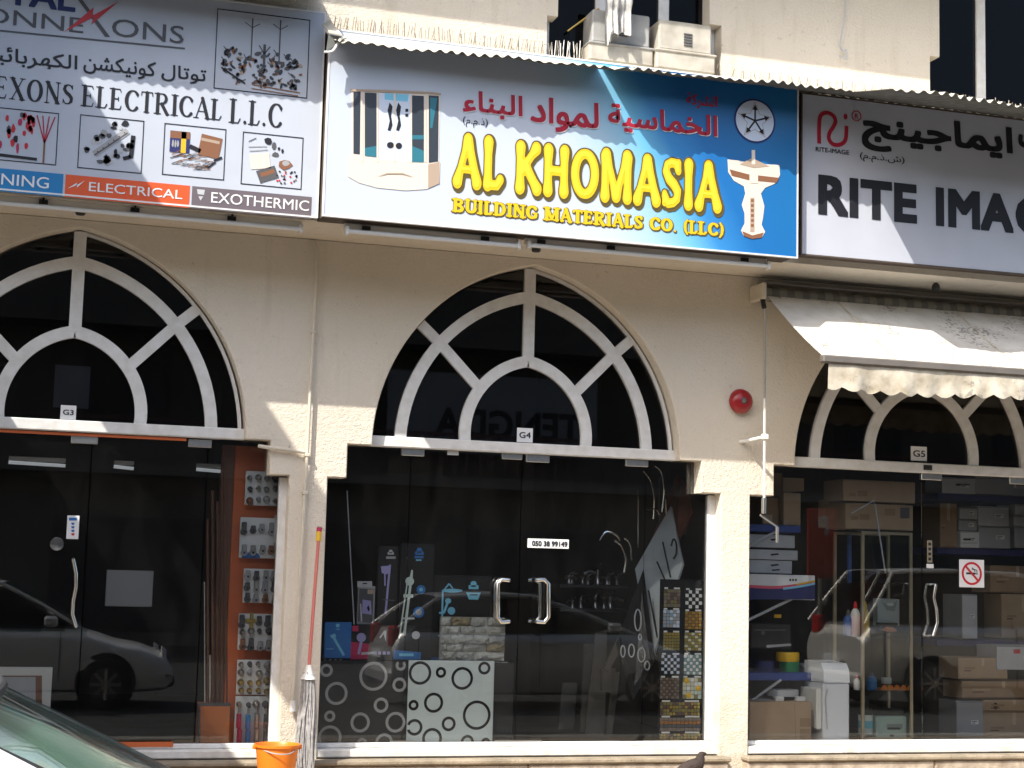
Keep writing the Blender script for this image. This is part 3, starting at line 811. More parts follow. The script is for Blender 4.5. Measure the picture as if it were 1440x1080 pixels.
def ar(mb):
    for w, uL, uR, zt, zb in (('البناء', 651, 735, (733, 135), (705, 168)), ('لمواد', 746, 842, (840, 145), (786, 186)), ('الخماسية', 855, 1009, (1007, 162), (884, 186))):
        x0, x1, z0, z1 = spot(uL, uR, zt, zb, e-.002)
        for dx, dz, m, yy in ((.006, -.006, 'white', e-.001), (0, 0, 'ink_red', e-.0035)):
            write(mb, arabic(w), x0+dx, x1+dx, z0+dz, z1+dz, yy, m, .022)
lettering(g4, ar)
lettering(g4, lambda mb: write(mb, arabic('الشركة'), *spot(965, 1009, (1007, 135), (985, 153), e), e, 'ink_red', .01))
lettering(g4, lambda mb: write(mb, arabic('(ذ.م.م)'), *spot(651, 686, (668, 165), (668, 180), e), e, 'ink', .0))
# star emblem
cx, _, cz = at(1061.5, 170, e); rr = .172
em = MB(); N = 40
em.face([(cx+rr*math.cos(2*math.pi*i/N), e, cz+rr*math.sin(2*math.pi*i/N)) for i in range(N)][::-1], 'ink_navy')
em.face([(cx+(rr-.014)*math.cos(2*math.pi*i/N), e-.001, cz+(rr-.014)*math.sin(2*math.pi*i/N)) for i in range(N)][::-1], 'print_bluewhite')
def star(r1, r2, y, m): em.face([(cx+(r1 if i % 2 == 0 else r2)*math.sin(math.pi*i/5), y, cz+(r1 if i % 2 == 0 else r2)*math.cos(math.pi*i/5)) for i in range(10)], m)
star(.152, .068, e-.002, 'print_tan'); star(.142, .063, e-.003, 'print_bluewhite')
for i in range(5):
    a = 2*math.pi*i/5; d = Vector((math.sin(a), math.cos(a))); n = Vector((-d.y, d.x))
    P = lambda s, t: (cx+d.x*s+n.x*t, e-.004, cz+d.y*s+n.y*t)
    em.face([P(0, -.007), P(.10, -.007), P(.10, .007), P(0, .007)], 'ink'); em.face([P(.085, -.022), P(.128, 0), P(.085, .022)], 'ink')
em.build('emblem', g4)
# printed shower cabin
sc = MB(); y = e
P4 = lambda pts, m, k=0: poly_print(sc, pts, y-.0008*k, m)
P4([(494, 126), (495, 222), (600, 231), (617, 228), (619, 132), (603, 129), (550, 127)], 'print_cream')
P4([(489, 219), (601, 230), (619, 228), (618, 258), (600, 266), (570, 268), (530, 264), (505, 257), (489, 248)], 'print_cream', 1)
P4([(602, 231), (618, 228), (618, 258), (602, 265)], 'print_tan', 2)
P4([(497, 128), (507, 128), (506, 217), (497, 216)], 'print_dark', 2); P4([(513, 130), (531, 131), (530, 221), (513, 219)], 'print_dark', 2)
P4([(533, 131), (577, 133), (577, 228), (533, 224)], 'print_bluewhite', 2); P4([(579, 134), (596, 135), (596, 228), (579, 228)], 'print_dark', 2)
P4([(603, 134), (617, 135), (616, 227), (603, 229)], 'print_dark', 2)
P4([(513, 208), (530, 205), (530, 221), (513, 219)], 'print_teal', 3); P4([(579, 205), (596, 212), (596, 228), (579, 228)], 'print_teal', 3); P4([(579, 190), (596, 190), (596, 196), (579, 196)], 'print_teal', 3)
P4([(541, 131), (575, 133), (573, 143), (541, 140)], 'print_sky', 3); P4([(605, 137), (615, 138), (608, 180), (605, 180)], 'print_teal', 3)
for u in (509, 531, 555, 578, 598): P4([(u-1.4, 128), (u+1.4, 128), (u+1.4, 229), (u-1.4, 227)], 'print_cream', 4)
for u in (548, 560):
    P4([(u, 144), (u+4, 150), (u+2, 163), (u+4, 176), (u+1, 184), (u-3, 183), (u, 170), (u-3, 155)], 'ink', 5)
for cu, cv, ru, rv in ((549, 204, 5, 4.5), (561, 205, 4.5, 4.5)):
    P4([(cu+ru*math.cos(i*.5236), cv+rv*math.sin(i*.5236)) for i in range(12)], 'ink', 5)
for v in (153, 160): P4([(570, v), (574, v), (574, v+4), (570, v+4)], 'ink', 5)
P4([(493, 125), (550, 126.5), (604, 129), (620, 131), (620, 134), (603, 132), (550, 130), (493, 128.5)], 'print_tan', 5)
P4([(528, 249), (545, 243), (566, 243), (584, 250), (566, 245), (545, 245)], 'print_tan', 5)
sc.build('printed_picture', g4, label='printed picture of a curved white shower cabin')
# printed washbasin and pedestal
sc = MB()
bl = [(1023, 224), (1040, 226), (1058, 230), (1078, 231), (1096, 232), (1097, 246), (1090, 258), (1076, 264), (1070, 272), (1075, 290), (1073, 306), (1071, 316), (1076, 326), (1072, 333), (1058, 336), (1046, 332), (1042, 324), (1047, 314), (1047, 300), (1043, 288), (1048, 272), (1046, 262), (1032, 254), (1024, 242)]
P4(bl, 'print_cream')
P4([(1026, 238), (1052, 245), (1096, 250), (1092, 257), (1052, 253), (1029, 247)], 'print_brown', 2); P4([(1054, 243), (1066, 244), (1066, 258), (1054, 257)], 'print_cream', 3)
P4([(1040, 231), (1058, 222), (1082, 234), (1060, 236)], 'print_tan', 2); P4([(1057, 211), (1062, 211), (1062, 231), (1057, 231)], 'print_cream', 3)
P4([(1055, 278), (1061, 278), (1061, 326), (1055, 326)], 'print_tan', 2)
for k in range(6): P4([(1056, 280+k*7), (1060, 280+k*7), (1060, 284+k*7), (1056, 284+k*7)], 'print_brown', 3)
P4([(1044, 325), (1058, 331), (1074, 327), (1071, 334), (1058, 336), (1046, 332)], 'print_brown', 2)
sc.build('printed_picture', g4, label='printed picture of a cream pedestal washbasin')
# ---- G3
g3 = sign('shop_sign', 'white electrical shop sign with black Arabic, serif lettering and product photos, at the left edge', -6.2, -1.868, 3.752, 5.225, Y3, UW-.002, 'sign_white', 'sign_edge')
e = Y3-.003
def txt(par, body, m, uL, uR, zt, zb, bold=0., spacing=1., y=None):
    return lettering(par, lambda mb: write(mb, body, *spot(uL, uR, zt, zb, y or e), y or e, m, bold, spacing))
txt(g3, 'TOTAL', 'ink_navy', -72, 107, (60, -22), (92, 16), .035)
txt(g3, 'CONNE', 'ink_grey', -62, 118, (20, 14), (90, 44), .004); txt(g3, 'ONS', 'ink_grey', 157, 259, (240, 35), (180, 53), .004)
txt(g3, arabic('توتال'), 'ink', 227, 290, (240, 91), (270, 118), .012); txt(g3, arabic('كونيكشن'), 'ink', 117, 219, (206, 86), (200, 112), .012)
txt(g3, arabic('الكهربائية'), 'ink', -24, 109, (106, 77), (54, 98), .012)
for body, uL, uR, zt, zb in (('EXONS', -6, 103, (68, 113), (68, 146)), ('ELECTRICAL', 117, 312, (120, 118), (120, 151)), ('L.L.C', 325, 397, (328, 138), (328, 174))):
    stroked(g3, body, 'roman', uL, uR, zt, zb, e, [('ink', .0, 0, 0)], .03)
dc = MB(); D = lambda pts, m, k=0: poly_print(dc, pts, e-.0008*k, m)
D([(110, 0), (116, 0), (155, 52), (148, 52)], 'ink_grey', 1); D([(90, 45), (132, 10), (130, 22), (167, 2), (128, 35), (132, 24)], 'red', 2)
D([(-60, 36), (260, 67), (260, 69.5), (-60, 38.5)], 'ink_grey'); dc.build('emblem', g3, label='red lightning bolt crossing a long grey stroke')
bz0, bz1 = at(200, 286.5, e)[2], at(200, 255, e)[2]
for m, ua, ub in (('band_blue', -200, 87), ('band_orange', 91, 266), ('band_grey', 270, 438)):
    xa, xb = at(ua, 270, e)[0], at(ub, 285, e)[0]; MB().box(xa, xb, e+.0005, e+.0022, bz0, bz1, m).build('colour_band', g3)
yb = e-.0012
txt(g3, 'LIGHTNING', 'white', -78, 69, (40, 247), (40, 263), .006, y=yb); txt(g3, 'ELECTRICAL', 'white', 125, 257, (140, 257), (140, 270), .006, y=yb); txt(g3, 'EXOTHERMIC', 'white', 297, 435, (310, 271), (310, 286), .006, y=yb)
dc = MB(); poly_print(dc, [(95, 265), (108, 257), (107, 261), (119, 254), (108, 264), (109, 260)], yb, 'white')
dc.build('emblem', g3); dc = MB(); poly_print(dc, [(277, 266), (288, 267), (287, 274), (278, 273)], yb, 'grey_light'); dc.build('emblem', g3); dc = MB(); poly_print(dc, [(279, 276), (286, 276), (282, 282)], yb, 'grey_light'); dc.build('emblem', g3)
def frame_print(par, tl, tr, br, bl, fill):
    """thin ruled box with small printed products"""
    mb = MB(); e2 = e
    x0, x1 = (at(*tl, e2)[0]+at(*bl, e2)[0])/2, (at(*tr, e2)[0]+at(*br, e2)[0])/2; z0, z1 = (at(*bl, e2)[2]+at(*br, e2)[2])/2, (at(*tl, e2)[2]+at(*tr, e2)[2])/2
    w = .006
    for q in ((x0, x1, z0, z0+w), (x0, x1, z1-w, z1), (x0, x0+w, z0+w, z1-w), (x1-w, x1, z0+w, z1-w)): mb.box(q[0], q[1], e2, e2+.002, q[2], q[3], 'ink')
    def blob(a, b, ra, rb, m, k, n=7, rot=0.):
        pts = []
        for i in range(n):
            t = 2*math.pi*i/n; r = random.uniform(.75, 1.1); dx, dz = ra*r*math.cos(t), rb*r*math.sin(t)
            pts.append((x0+(x1-x0)*a+dx*math.cos(rot)-dz*math.sin(rot), e2-.0005*k, z0+(z1-z0)*b+dx*math.sin(rot)+dz*math.cos(rot)))
        mb.face(pts[::-1], m)
    def bar(a0, b0, a1, b1, w, m, k):
        p, q = Vector((x0+(x1-x0)*a0, z0+(z1-z0)*b0)), Vector((x0+(x1-x0)*a1, z0+(z1-z0)*b1)); t = (q-p).normalized(); n = Vector((-t.y, t.x))*w/2
        mb.face([(v.x, e2-.0005*k, v.y) for v in (p-n, q-n, q+n, p+n)], m)
    fill(blob, bar); return mb.build('printed_picture', par)
def f_rods(blob, bar):
    for a, t, z in ((.38, .93, .42), (.68, .95, .42)):
        bar(a, z, a, t, .008, 'grey_dark', 1); bar(a-.06, z-.01, a+.06, z-.01, .02, 'grey_dark', 1)
        for s in (-1, 1): bar(a, t-.12, a+.08*s, t-.06, .005, 'grey_dark', 2)
    bar(.52, .3, .52, .62, .018, 'grey_dark', 2)
    for s in (-1, 1): bar(.52, .5, .52+.06*s, .6, .008, 'grey_dark', 2)
    for i in range(120):
        a, b = random.uniform(.08, .92), random.uniform(.1, .52)
        if b < .2 and a < .2: continue
        blob(a, b, random.uniform(.012, .03), random.uniform(.008, .018), random.choice(['print_brown', 'grey_dark', 'ink_grey', 'print_tan', 'print_dark']), 3, rot=random.uniform(0, 3))
        if i % 3 == 0: bar(a, b, a+random.uniform(-.05, .05), b+random.uniform(.02, .06), .006, 'ink_grey', 4)
    bar(.07, .27, .33, .10, .012, 'ink', 4); bar(.40, .1, .92, .06, .007, 'print_brown', 4); bar(.40, .05, .9, .02, .006, 'print_brown', 4)
def f_red(blob, bar):
    for i in range(24):
        blob(random.uniform(.1, .66), random.uniform(.25, .9), random.uniform(.01, .02), random.uniform(.018, .04), random.choice(['red', 'red', 'ink', 'ink_grey', 'crimson']), 1)
    bar(.1, .1, .7, .08, .02, 'ink', 2); bar(.8, .02, .8, .5, .012, 'print_brown', 2)
    for s in (-.14, -.05, .05, .14): bar(.8, .4, .8+s, .92, .008, 'ink_red', 3)
def f_clamps(blob, bar):
    bar(.25, .28, .75, .78, .045, 'grey', 1); bar(.25, .26, .75, .74, .01, 'ink_grey', 2)
    for k in range(6): blob(.3+.08*k, .335+.08*k, .005, .005, 'ink', 3)
    for i in range(38):
        s = random.choice((-1, 1)); a = random.uniform(.12, .9); b = a+s*random.uniform(.18, .34)
        if .08 < b < .92: blob(a, b, random.uniform(.012, .03), random.uniform(.012, .026), random.choice(['ink_grey', 'grey', 'grey_light', 'ink', 'grey_dark']), 2)
    bar(.82, .28, .84, .7, .03, 'ink', 2); bar(.7, .25, .82, .3, .025, 'ink', 2)
def f_cases(blob, bar):
    bar(.1, .66, .42, .66, .15, 'navy', 1); bar(.28, .66, .36, .66, .15, 'tape_yellow', 2); bar(.1, .79, .42, .8, .05, 'print_brown', 2)
    for k in range(3): blob(.15+.04*k, .62, .008, .03, 'grey', 3)
    bar(.58, .66, .92, .6, .15, 'print_brown', 1); bar(.6, .76, .9, .72, .02, 'print_tan', 2); bar(.42, .6, .6, .52, .03, 'ink', 1)
    for i in range(34):
        a, b = random.uniform(.08, .75), random.uniform(.15, .42); bar(a, b, a+random.uniform(.08, .2), b+random.uniform(.0, .1), .006, random.choice(['ink_grey', 'grey', 'print_brown']), 3)
    bar(.72, .2, .85, .34, .012, 'ink', 3); bar(.82, .36, .95, .44, .016, 'ink', 3)
def f_weld(blob, bar):
    bar(.28, .16, .58, .3, .09, 'grey_dark', 1); bar(.32, .2, .54, .31, .03, 'print_brown', 2); blob(.72, .45, .05, .04, 'print_brown', 1); blob(.72, .47, .03, .02, 'grey', 2)
    blob(.42, .86, .03, .03, 'ink', 1); blob(.52, .78, .016, .03, 'ink_grey', 1); blob(.55, .62, .03, .02, 'ink_grey', 1); blob(.6, .74, .01, .016, 'ink', 1); blob(.66, .7, .01, .016, 'ink', 1)
    bar(.1, .72, .4, .76, .006, 'grey', 1); bar(.12, .64, .42, .7, .006, 'grey', 1); bar(.1, .82, .22, .9, .006, 'ink_grey', 1); bar(.14, .44, .46, .5, .11, 'print_cream', 1)
    for i in range(26): blob(random.uniform(.58, .92), random.uniform(.08, .34), .008, .007, random.choice(['ink', 'print_brown', 'ink_grey', 'red']), 2)
q3 = lambda *p: tuple((a/3, b/3) for a, b in p)
frame_print(g3, *q3((920, 38), (1312, 82), (1293, 415), (898, 372)), f_rods)
frame_print(g3, *q3((-25, 452), (248, 475), (238, 698), (-35, 672)), f_red)
frame_print(g3, *q3((338, 483), (608, 508), (598, 733), (326, 708)), f_clamps)
frame_print(g3, *q3((693, 518), (955, 545), (945, 760), (684, 737)), f_cases)
frame_print(g3, *q3((1025, 555), (1280, 580), (1272, 800), (1015, 776)), f_weld)
# ---- G5
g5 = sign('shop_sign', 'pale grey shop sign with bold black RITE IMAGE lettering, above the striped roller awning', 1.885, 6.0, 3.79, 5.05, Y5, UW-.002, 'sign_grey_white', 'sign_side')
e = Y5-.003
zt5, zb5 = (1150, 245), (1150, 301)
x0, _, z0, z1 = spot(1150, 1290, zt5, zb5, e)
for body, uL, uR in (('RITE', 1150.5, 1289.5), ('IMA', 1316, 1425), ('GE', 1428, 1512)):
    xa, xb = at(uL, 290, e)[0], at(uR, 300, e)[0]
    lettering(g5, lambda mb: write(mb, body, xa, xb, z0, z1, e, 'ink', .05, 1.06))
txt(g5, arabic('ايماجينج'), 'ink', 1212, 1424, (1345, 170), (1225, 212), .03); txt(g5, arabic('رايت'), 'ink', 1432, 1505, (1500, 180), (1480, 222), .03)
txt(g5, arabic('(ش.ذ.م.م)'), 'ink', 1209, 1272, (1240, 217), (1240, 230), .006)
txt(g5, 'RITE-IMAGE', 'ink', 1147, 1194, (1150, 206.5), (1150, 213), .02)
dc = MB()
def flat_path(mb, uv, w, y, m):
    P = [Vector((at(u, v, y)[0], at(u, v, y)[2])) for u, v in uv]
    L = []
    for i, p in enumerate(P):
        t = (P[min(i+1, len(P)-1)]-P[max(i-1, 0)]).normalized(); n = Vector((-t.y, t.x))*w/2; L.append((p+n, p-n))
    for a, b in zip(L[:-1], L[1:]): mb.face([(q.x, y, q.y) for q in (a[1], b[1], b[0], a[0])], m)
def curve(ctrl, n=8):
    """smooth line through points"""
    o = []; P = [ctrl[0]]+list(ctrl)+[ctrl[-1]]
    for i in range(1, len(P)-2):
        for k in range(n):
            t = k/n; o.append(tuple(.5*((2*P[i][j])+(-P[i-1][j]+P[i+1][j])*t+(2*P[i-1][j]-5*P[i][j]+4*P[i+1][j]-P[i+2][j])*t*t+(-P[i-1][j]+3*P[i][j]-3*P[i+1][j]+P[i+2][j])*t**3) for j in range(len(P[i]))))
    o.append(tuple(ctrl[-1])); return o
flat_path(dc, curve([(1152, 202), (1152, 178), (1154, 163), (1162, 158.5), (1171, 162), (1175, 170), (1172, 178), (1166.5, 187), (1166, 196), (1172, 203), (1182, 203), (1189, 196), (1190.5, 177)]), .033, e, 'ink_red')
dc.build('monogram', g5, label='red curled monogram stroke'); dc = MB(); cx, _, cz = at(1189, 164, e); dc.face([(cx+.017*math.cos(i*.5236), e-.001, cz+.024*math.sin(i*.5236)) for i in range(12)][::-1], 'ink_red')
dc.build('monogram_dot', g5); dc = MB(); cx, _, cz = at(1204.5, 163, e); dc.ring((cx, cz), .039, .008, e-.001, e+.001, 'ink_red', 24)
write(dc, 'R', cx-.016, cx+.016, cz-.02, cz+.02, e-.001, 'ink_red', .02); dc.build('registered_mark', g5)

# ---- fluorescent fittings and bulbs below the signs
def tube_light(label, ua, va, ub, vb, y, brackets):
    a, b = at(ua, va, y), at(ub, vb, y); z = (a[2]+b[2])/2
    t = thing('strip_light', label, 'light', ((a[0]+b[0])/2, y, z), 'strip lights below the shop signs')
    MB().bbox(a[0], b[0], y+.05, y+.10, z-.005, z+.055, 'plastic_white', .008).build('housing', t)
    MB().tube([(a[0]+.02, y, z-.015), (b[0]-.02, y, z-.015)], .017, 'white', 10).build('tube', t, True)
    for x in (a[0]+.012, b[0]-.012): MB().bbox(x-.012, x+.012, y-.022, y+.05, z-.04, z+.02, 'plastic_white', .004).build('tube_holder', t)
    for f in brackets:
        x = a[0]+(b[0]-a[0])*f; br = MB().tube([(x, y+.06, z+.02), (x, UW+.02, SOF-.005)], .008, 'rubber', 6); br.box(x-.03, x+.03, y+.03, y+.048, z-.02, z+.04, 'trim'); br.build('bracket', t)
tube_light('long strip light under the electrical shop sign', -160, 272, 426, 316, -.80, (.36, .58, .82))
tube_light('longer front strip light under the yellow lettered sign, left length', 486, 322, 732, 343, -.97, (.12, .8))
tube_light('strip light under the yellow lettered sign, right length ending by the grey sign', 742, 344, 1083, 369, -.97, (.06, .34, .9))
def spot_bulb(label, u, v, y, cable):
    x, _, z = at(u, v, y); t = thing('spot_lamp', label, 'lamp', (x, y, SOF))
    MB().lathe([(.012, 0), (.03, -.02), (.036, -.05), (.028, -.062)][::-1], (x, y, SOF), 'trim', 14).build('body', t, True)
    if cable: MB().tube([at(a, b, y) for a, b in cable], .004, 'rubber', 6).build('cable', t)
spot_bulb('small dark lamp hanging under the electrical shop sign', 113, 302, -.62, None)
spot_bulb('small dark lamp hanging under the yellow lettered sign', 754, 353, -.7, None)
spot_bulb('small dark lamp with loose wire above the awning', 1316, 396, -.55, curve([(1316, 392), (1322, 397), (1327, 390), (1326, 384)], 4))

# ================================================================== CANOPIES, AWNING
def corrugated(name, label, x0, x1, tip, wave, amp, zw=5.135, jag=0., cut=0.):
    """tip(x) -> (y, z) of the front edge"""
    t = thing(name, label, 'canopy', ((x0+x1)/2, UW, zw)); n = int((x1-x0)/wave*8)
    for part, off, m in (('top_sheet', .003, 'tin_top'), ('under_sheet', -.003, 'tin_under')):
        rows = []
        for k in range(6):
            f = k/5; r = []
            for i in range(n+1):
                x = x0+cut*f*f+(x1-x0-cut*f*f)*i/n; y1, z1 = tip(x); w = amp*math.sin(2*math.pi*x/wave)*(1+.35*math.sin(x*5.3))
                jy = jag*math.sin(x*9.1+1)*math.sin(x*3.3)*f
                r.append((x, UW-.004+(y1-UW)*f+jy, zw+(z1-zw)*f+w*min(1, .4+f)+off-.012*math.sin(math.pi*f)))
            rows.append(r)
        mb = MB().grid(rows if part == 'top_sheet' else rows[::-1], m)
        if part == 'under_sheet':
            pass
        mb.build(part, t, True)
    return t
lerp = lambda x, a, b, p, q: p+(q-p)*max(0, min(1, (x-a)/(b-a)))
for cx0_, cx1_, cut_, lab in ((-1.85, .148, 0, 'rusty cream corrugated tin canopy over the shower cabin half of the yellow lettered sign'), (.152, 2.09, .10, 'rusty cream corrugated tin canopy over the blue half of the yellow lettered sign')):
    corrugated('tin_canopy', lab, cx0_, cx1_, lambda x: (lerp(x, -1.85, 1.8, -1.305, -1.43), lerp(x, -1.85, 1.8, 4.90, 4.96)), .081, .0095, jag=.03, cut=cut_)
corrugated('tin_canopy', 'deep grey corrugated tin canopy sheltering the RITE IMAGE sign', 2.075, 6.3, lambda x: (-1.98+.03*math.sin(x*2), 4.815), .085, .013, zw=5.125, jag=.03)
corrugated('tin_canopy', 'short tin canopy above the electrical shop sign', -6.4, -1.92, lambda x: (-1.325, 5.225), .081, .009, zw=5.43)
# bent end flap of the canopy at the gap between signs
t = thing('canopy_end_cap', 'crumpled white metal flap at the gap between the first two signs', 'canopy flap', at(455, 60, -1.2))
fl = MB(); 
fl.slab([at(453, 36, -1.0), at(463, 47, -1.25), at(481, 51, -1.3), at(464, 30, -1.0)], .01, 'tin_top')
fl.build('flap', t)
mb = MB(); mb.tube([at(u, v, -1.27) for u, v in curve([(490, 51), (480, 54), (474, 63), (467, 72), (456, 73)], 4)], .009, 'plastic_white', 6)
mb.slab([at(462, 49, -1.24), at(489, 52, -1.24), at(474, 63, -1.24), at(459, 71, -1.24)], .012, 'tin_under'); mb.build('torn_edge', t)

AX0, AX1 = 1.905, 5.45; ARZ, AFY, AFZ = 3.575, -1.27, 2.965
aw = thing('roller_awning', 'white weathered roller awning with scalloped valance over the right shop', 'awning', (AX0, WY, ARZ))
rows = []
for k in range(13):
    f = k/12; r = []
    for i in range(45):
        x = AX0+(AX1-AX0)*i/44; sag = .010*math.sin(math.pi*f)+.012*math.sin(x*4.2)*math.sin(math.pi*f)
        r.append((x, -.335+(AFY+.335)*f, ARZ-.012+(AFZ-ARZ+.012)*f-sag))
    rows.append(r)
fb = MB().grid(rows, 'awning_cloth'); fb.grid([[(x, y, z-.004) for x, y, z in r] for r in rows[::-1]], 'awning_cloth'); fb.build('fabric', aw, True)
n = 130; va = []
for k in range(7):
    f = k/6; r = []
    for i in range(n+1):
        x = AX0+.045+(AX1-AX0-.05)*i/n; sc_ = .019*(1-abs(math.sin(math.pi*(x-AX0)/.16)))*1.4
        h = .205+.014*math.sin(x*3.1)-sc_*1.25
        yy = AFY-.012+.018*math.sin(x*11+math.sin(x*3)*2)*f+.010*math.sin(x*31)*f
        r.append((x, yy, AFZ-.052-h*f))
    va.append(r)
vb = MB().grid(va, 'valance_cloth'); vb.grid([[(x, y+.004, z) for x, y, z in r] for r in va[::-1]], 'valance_cloth'); vb.build('valance', aw, True)
for sx in (AX0+.62, AX0+1.72, AX0+2.82):
    sm_ = MB()
    for k in range(12):
        a, b = rows[k], rows[k+1]; i = int((sx-AX0)/(AX1-AX0)*44); sm_.slab([(sx-.011, a[i][1], a[i][2]+.0015), (sx+.011, a[i][1], a[i][2]+.0015), (sx+.011, b[i][1], b[i][2]+.0015), (sx-.011, b[i][1], b[i][2]+.0015)], -.002, 'valance_cloth')
    sm_.build('seam', aw)
MB().bbox(AX0-.01, AX1, AFY-.035, AFY+.03, AFZ-.055, AFZ+.004, 'awning_metal', .01).build('front_bar', aw)
ro = MB(); x = AX0-.03; k = 0
while x < AX1:
    ro.tube([(x, -.285, ARZ+.01), (x+.068, -.285, ARZ+.01)], .058+.004*math.sin(k*1.7), ('roll_stripe_a', 'roll_stripe_b')[k % 2], 14, caps=(x < AX0 or x+.068 >= AX1)); x += .068; k += 1
ro.build('fabric_roll', aw, True)
eb = MB().bbox(AX0-.075, AX0-.035, -.40, WY-.002, ARZ-.05, ARZ+.085, 'pipe_paint', .01); eb.tube([(AX0-.05, -.34, ARZ-.02), (AX0-.05, -.38, ARZ-.12)], .02, 'rubber', 8); eb.build('end_bracket', aw)
MB().box(AX0, AX1, -.36, WY-.002, ARZ+.082, ARZ+.092, 'awning_metal').build('hood', aw)
for x in (AX0+.25, AX1-.3): MB().tube([(x, -.27, ARZ-.09), (x+.5, -.75, 3.17), (x+.06, AFY+.02, AFZ-.03)], .018, 'awning_metal', 8).build('arm', aw)
# crank rod hanging from the awning
xc = AX0-.05; yc = -.395
cr_ = thing('awning_crank', 'thin metal awning crank rod hanging down the pillar beside the red bell', 'crank rod', (xc, yc, 1.8))
zz = lambda v: at(1069, v, yc)[2]
MB().tube([(xc, yc, ARZ-.13), (xc+.003, yc, zz(560))], .0085, 'steel', 8).tube([(xc+.003, yc, zz(560)), (xc+.005, yc, zz(702))], .0105, 'plastic_white', 8).build('rod', cr_, True)
MB().tube([(xc+.004, yc, zz(700)), (xc+.002, yc, zz(722))], .019, 'steel', 10).build('grip', cr_, True)
p1, p2, p3 = at(1069, 724, yc), at(1093, 741, yc), at(1093, 763, yc)
MB().tube([p1, p2], .008, 'steel', 8).build('crank_arm', cr_, True); MB().tube([p2, p3], .0135, 'steel', 10).build('handle', cr_, True)
MB().tube([(xc-.09, WY, zz(619)), (xc-.03, -.30, zz(616)), (xc+.005, yc, zz(614))], .014, 'plastic_white', 8).bbox(xc-.02, xc+.035, yc-.02, yc+.02, zz(618), zz(610), 'plastic_white', .006).build('clip', cr_, True)
# red alarm bell
x, y, z = at(1043, 564, -.2)
t = thing('alarm_bell', 'round red alarm bell on the pillar right of the middle shop', 'bell', (x, WY, z))
MB().lathe([(.06, .0), (.06, -.03)][::-1], (x, WY-.001, z), 'grey_dark', 24, 'y').build('back_box', t, True)
MB().lathe([(.001, -.098), (.035, -.095), (.07, -.082), (.093, -.060), (.100, -.036), (.101, -.030)], (x, WY, z), 'bell_red', 32, 'y').build('gong', t, True)
MB().lathe([(.001, -.108), (.014, -.107), (.017, -.101), (.018, -.094)], (x, WY, z), 'steel', 14, 'y').build('nut', t, True)
MB().lathe([(.001, -.0985), (.026, -.0978), (.028, -.0965)], (x, WY, z), 'grey_dark', 18, 'y').build('badge', t, True)
# pipe on the left pillar
pp = [at(u, v, -.195) for u, v in ((447, 362), (436.5, 545), (433, 620), (423, 790), (411.5, 985))]
t = thing('wall_pipe', 'thin cream conduit pipe running down the pillar between the left and middle shops', 'pipe', (pp[-1][0], WY, pp[-1][2]))
MB().tube([at(440, 338, -.17), at(447, 354, -.19)]+pp, .0125, 'pipe_paint', 10).build('pipe', t, True)
MB().tube([pp[-1], at(412, 1000, -.195)], [.02, .026], 'plastic_white', 10).build('end_plug', t, True)
for v, u in ((466, 441), (640, 432), (693, 429)):
    a = at(u, v, -.195); MB().bbox(a[0]-.02, a[0]+.02, -.212, WY-.001, a[2]-.012, a[2]+.012, 'pipe_paint', .004).build('clip', t)
a = [at(u, v, -.19) for u, v in ((363, 627), (375, 629), (432, 636))]
t = thing('branch_conduit', 'short level cream conduit joining the wall pipe beside the left door', 'conduit', a[0])
MB().tube(a, .0135, 'pipe_paint', 8).build('pipe', t, True); MB().tube([at(408, 626, -.17), at(404, 632, -.18)], .007, 'steel', 6).build('screw', t)

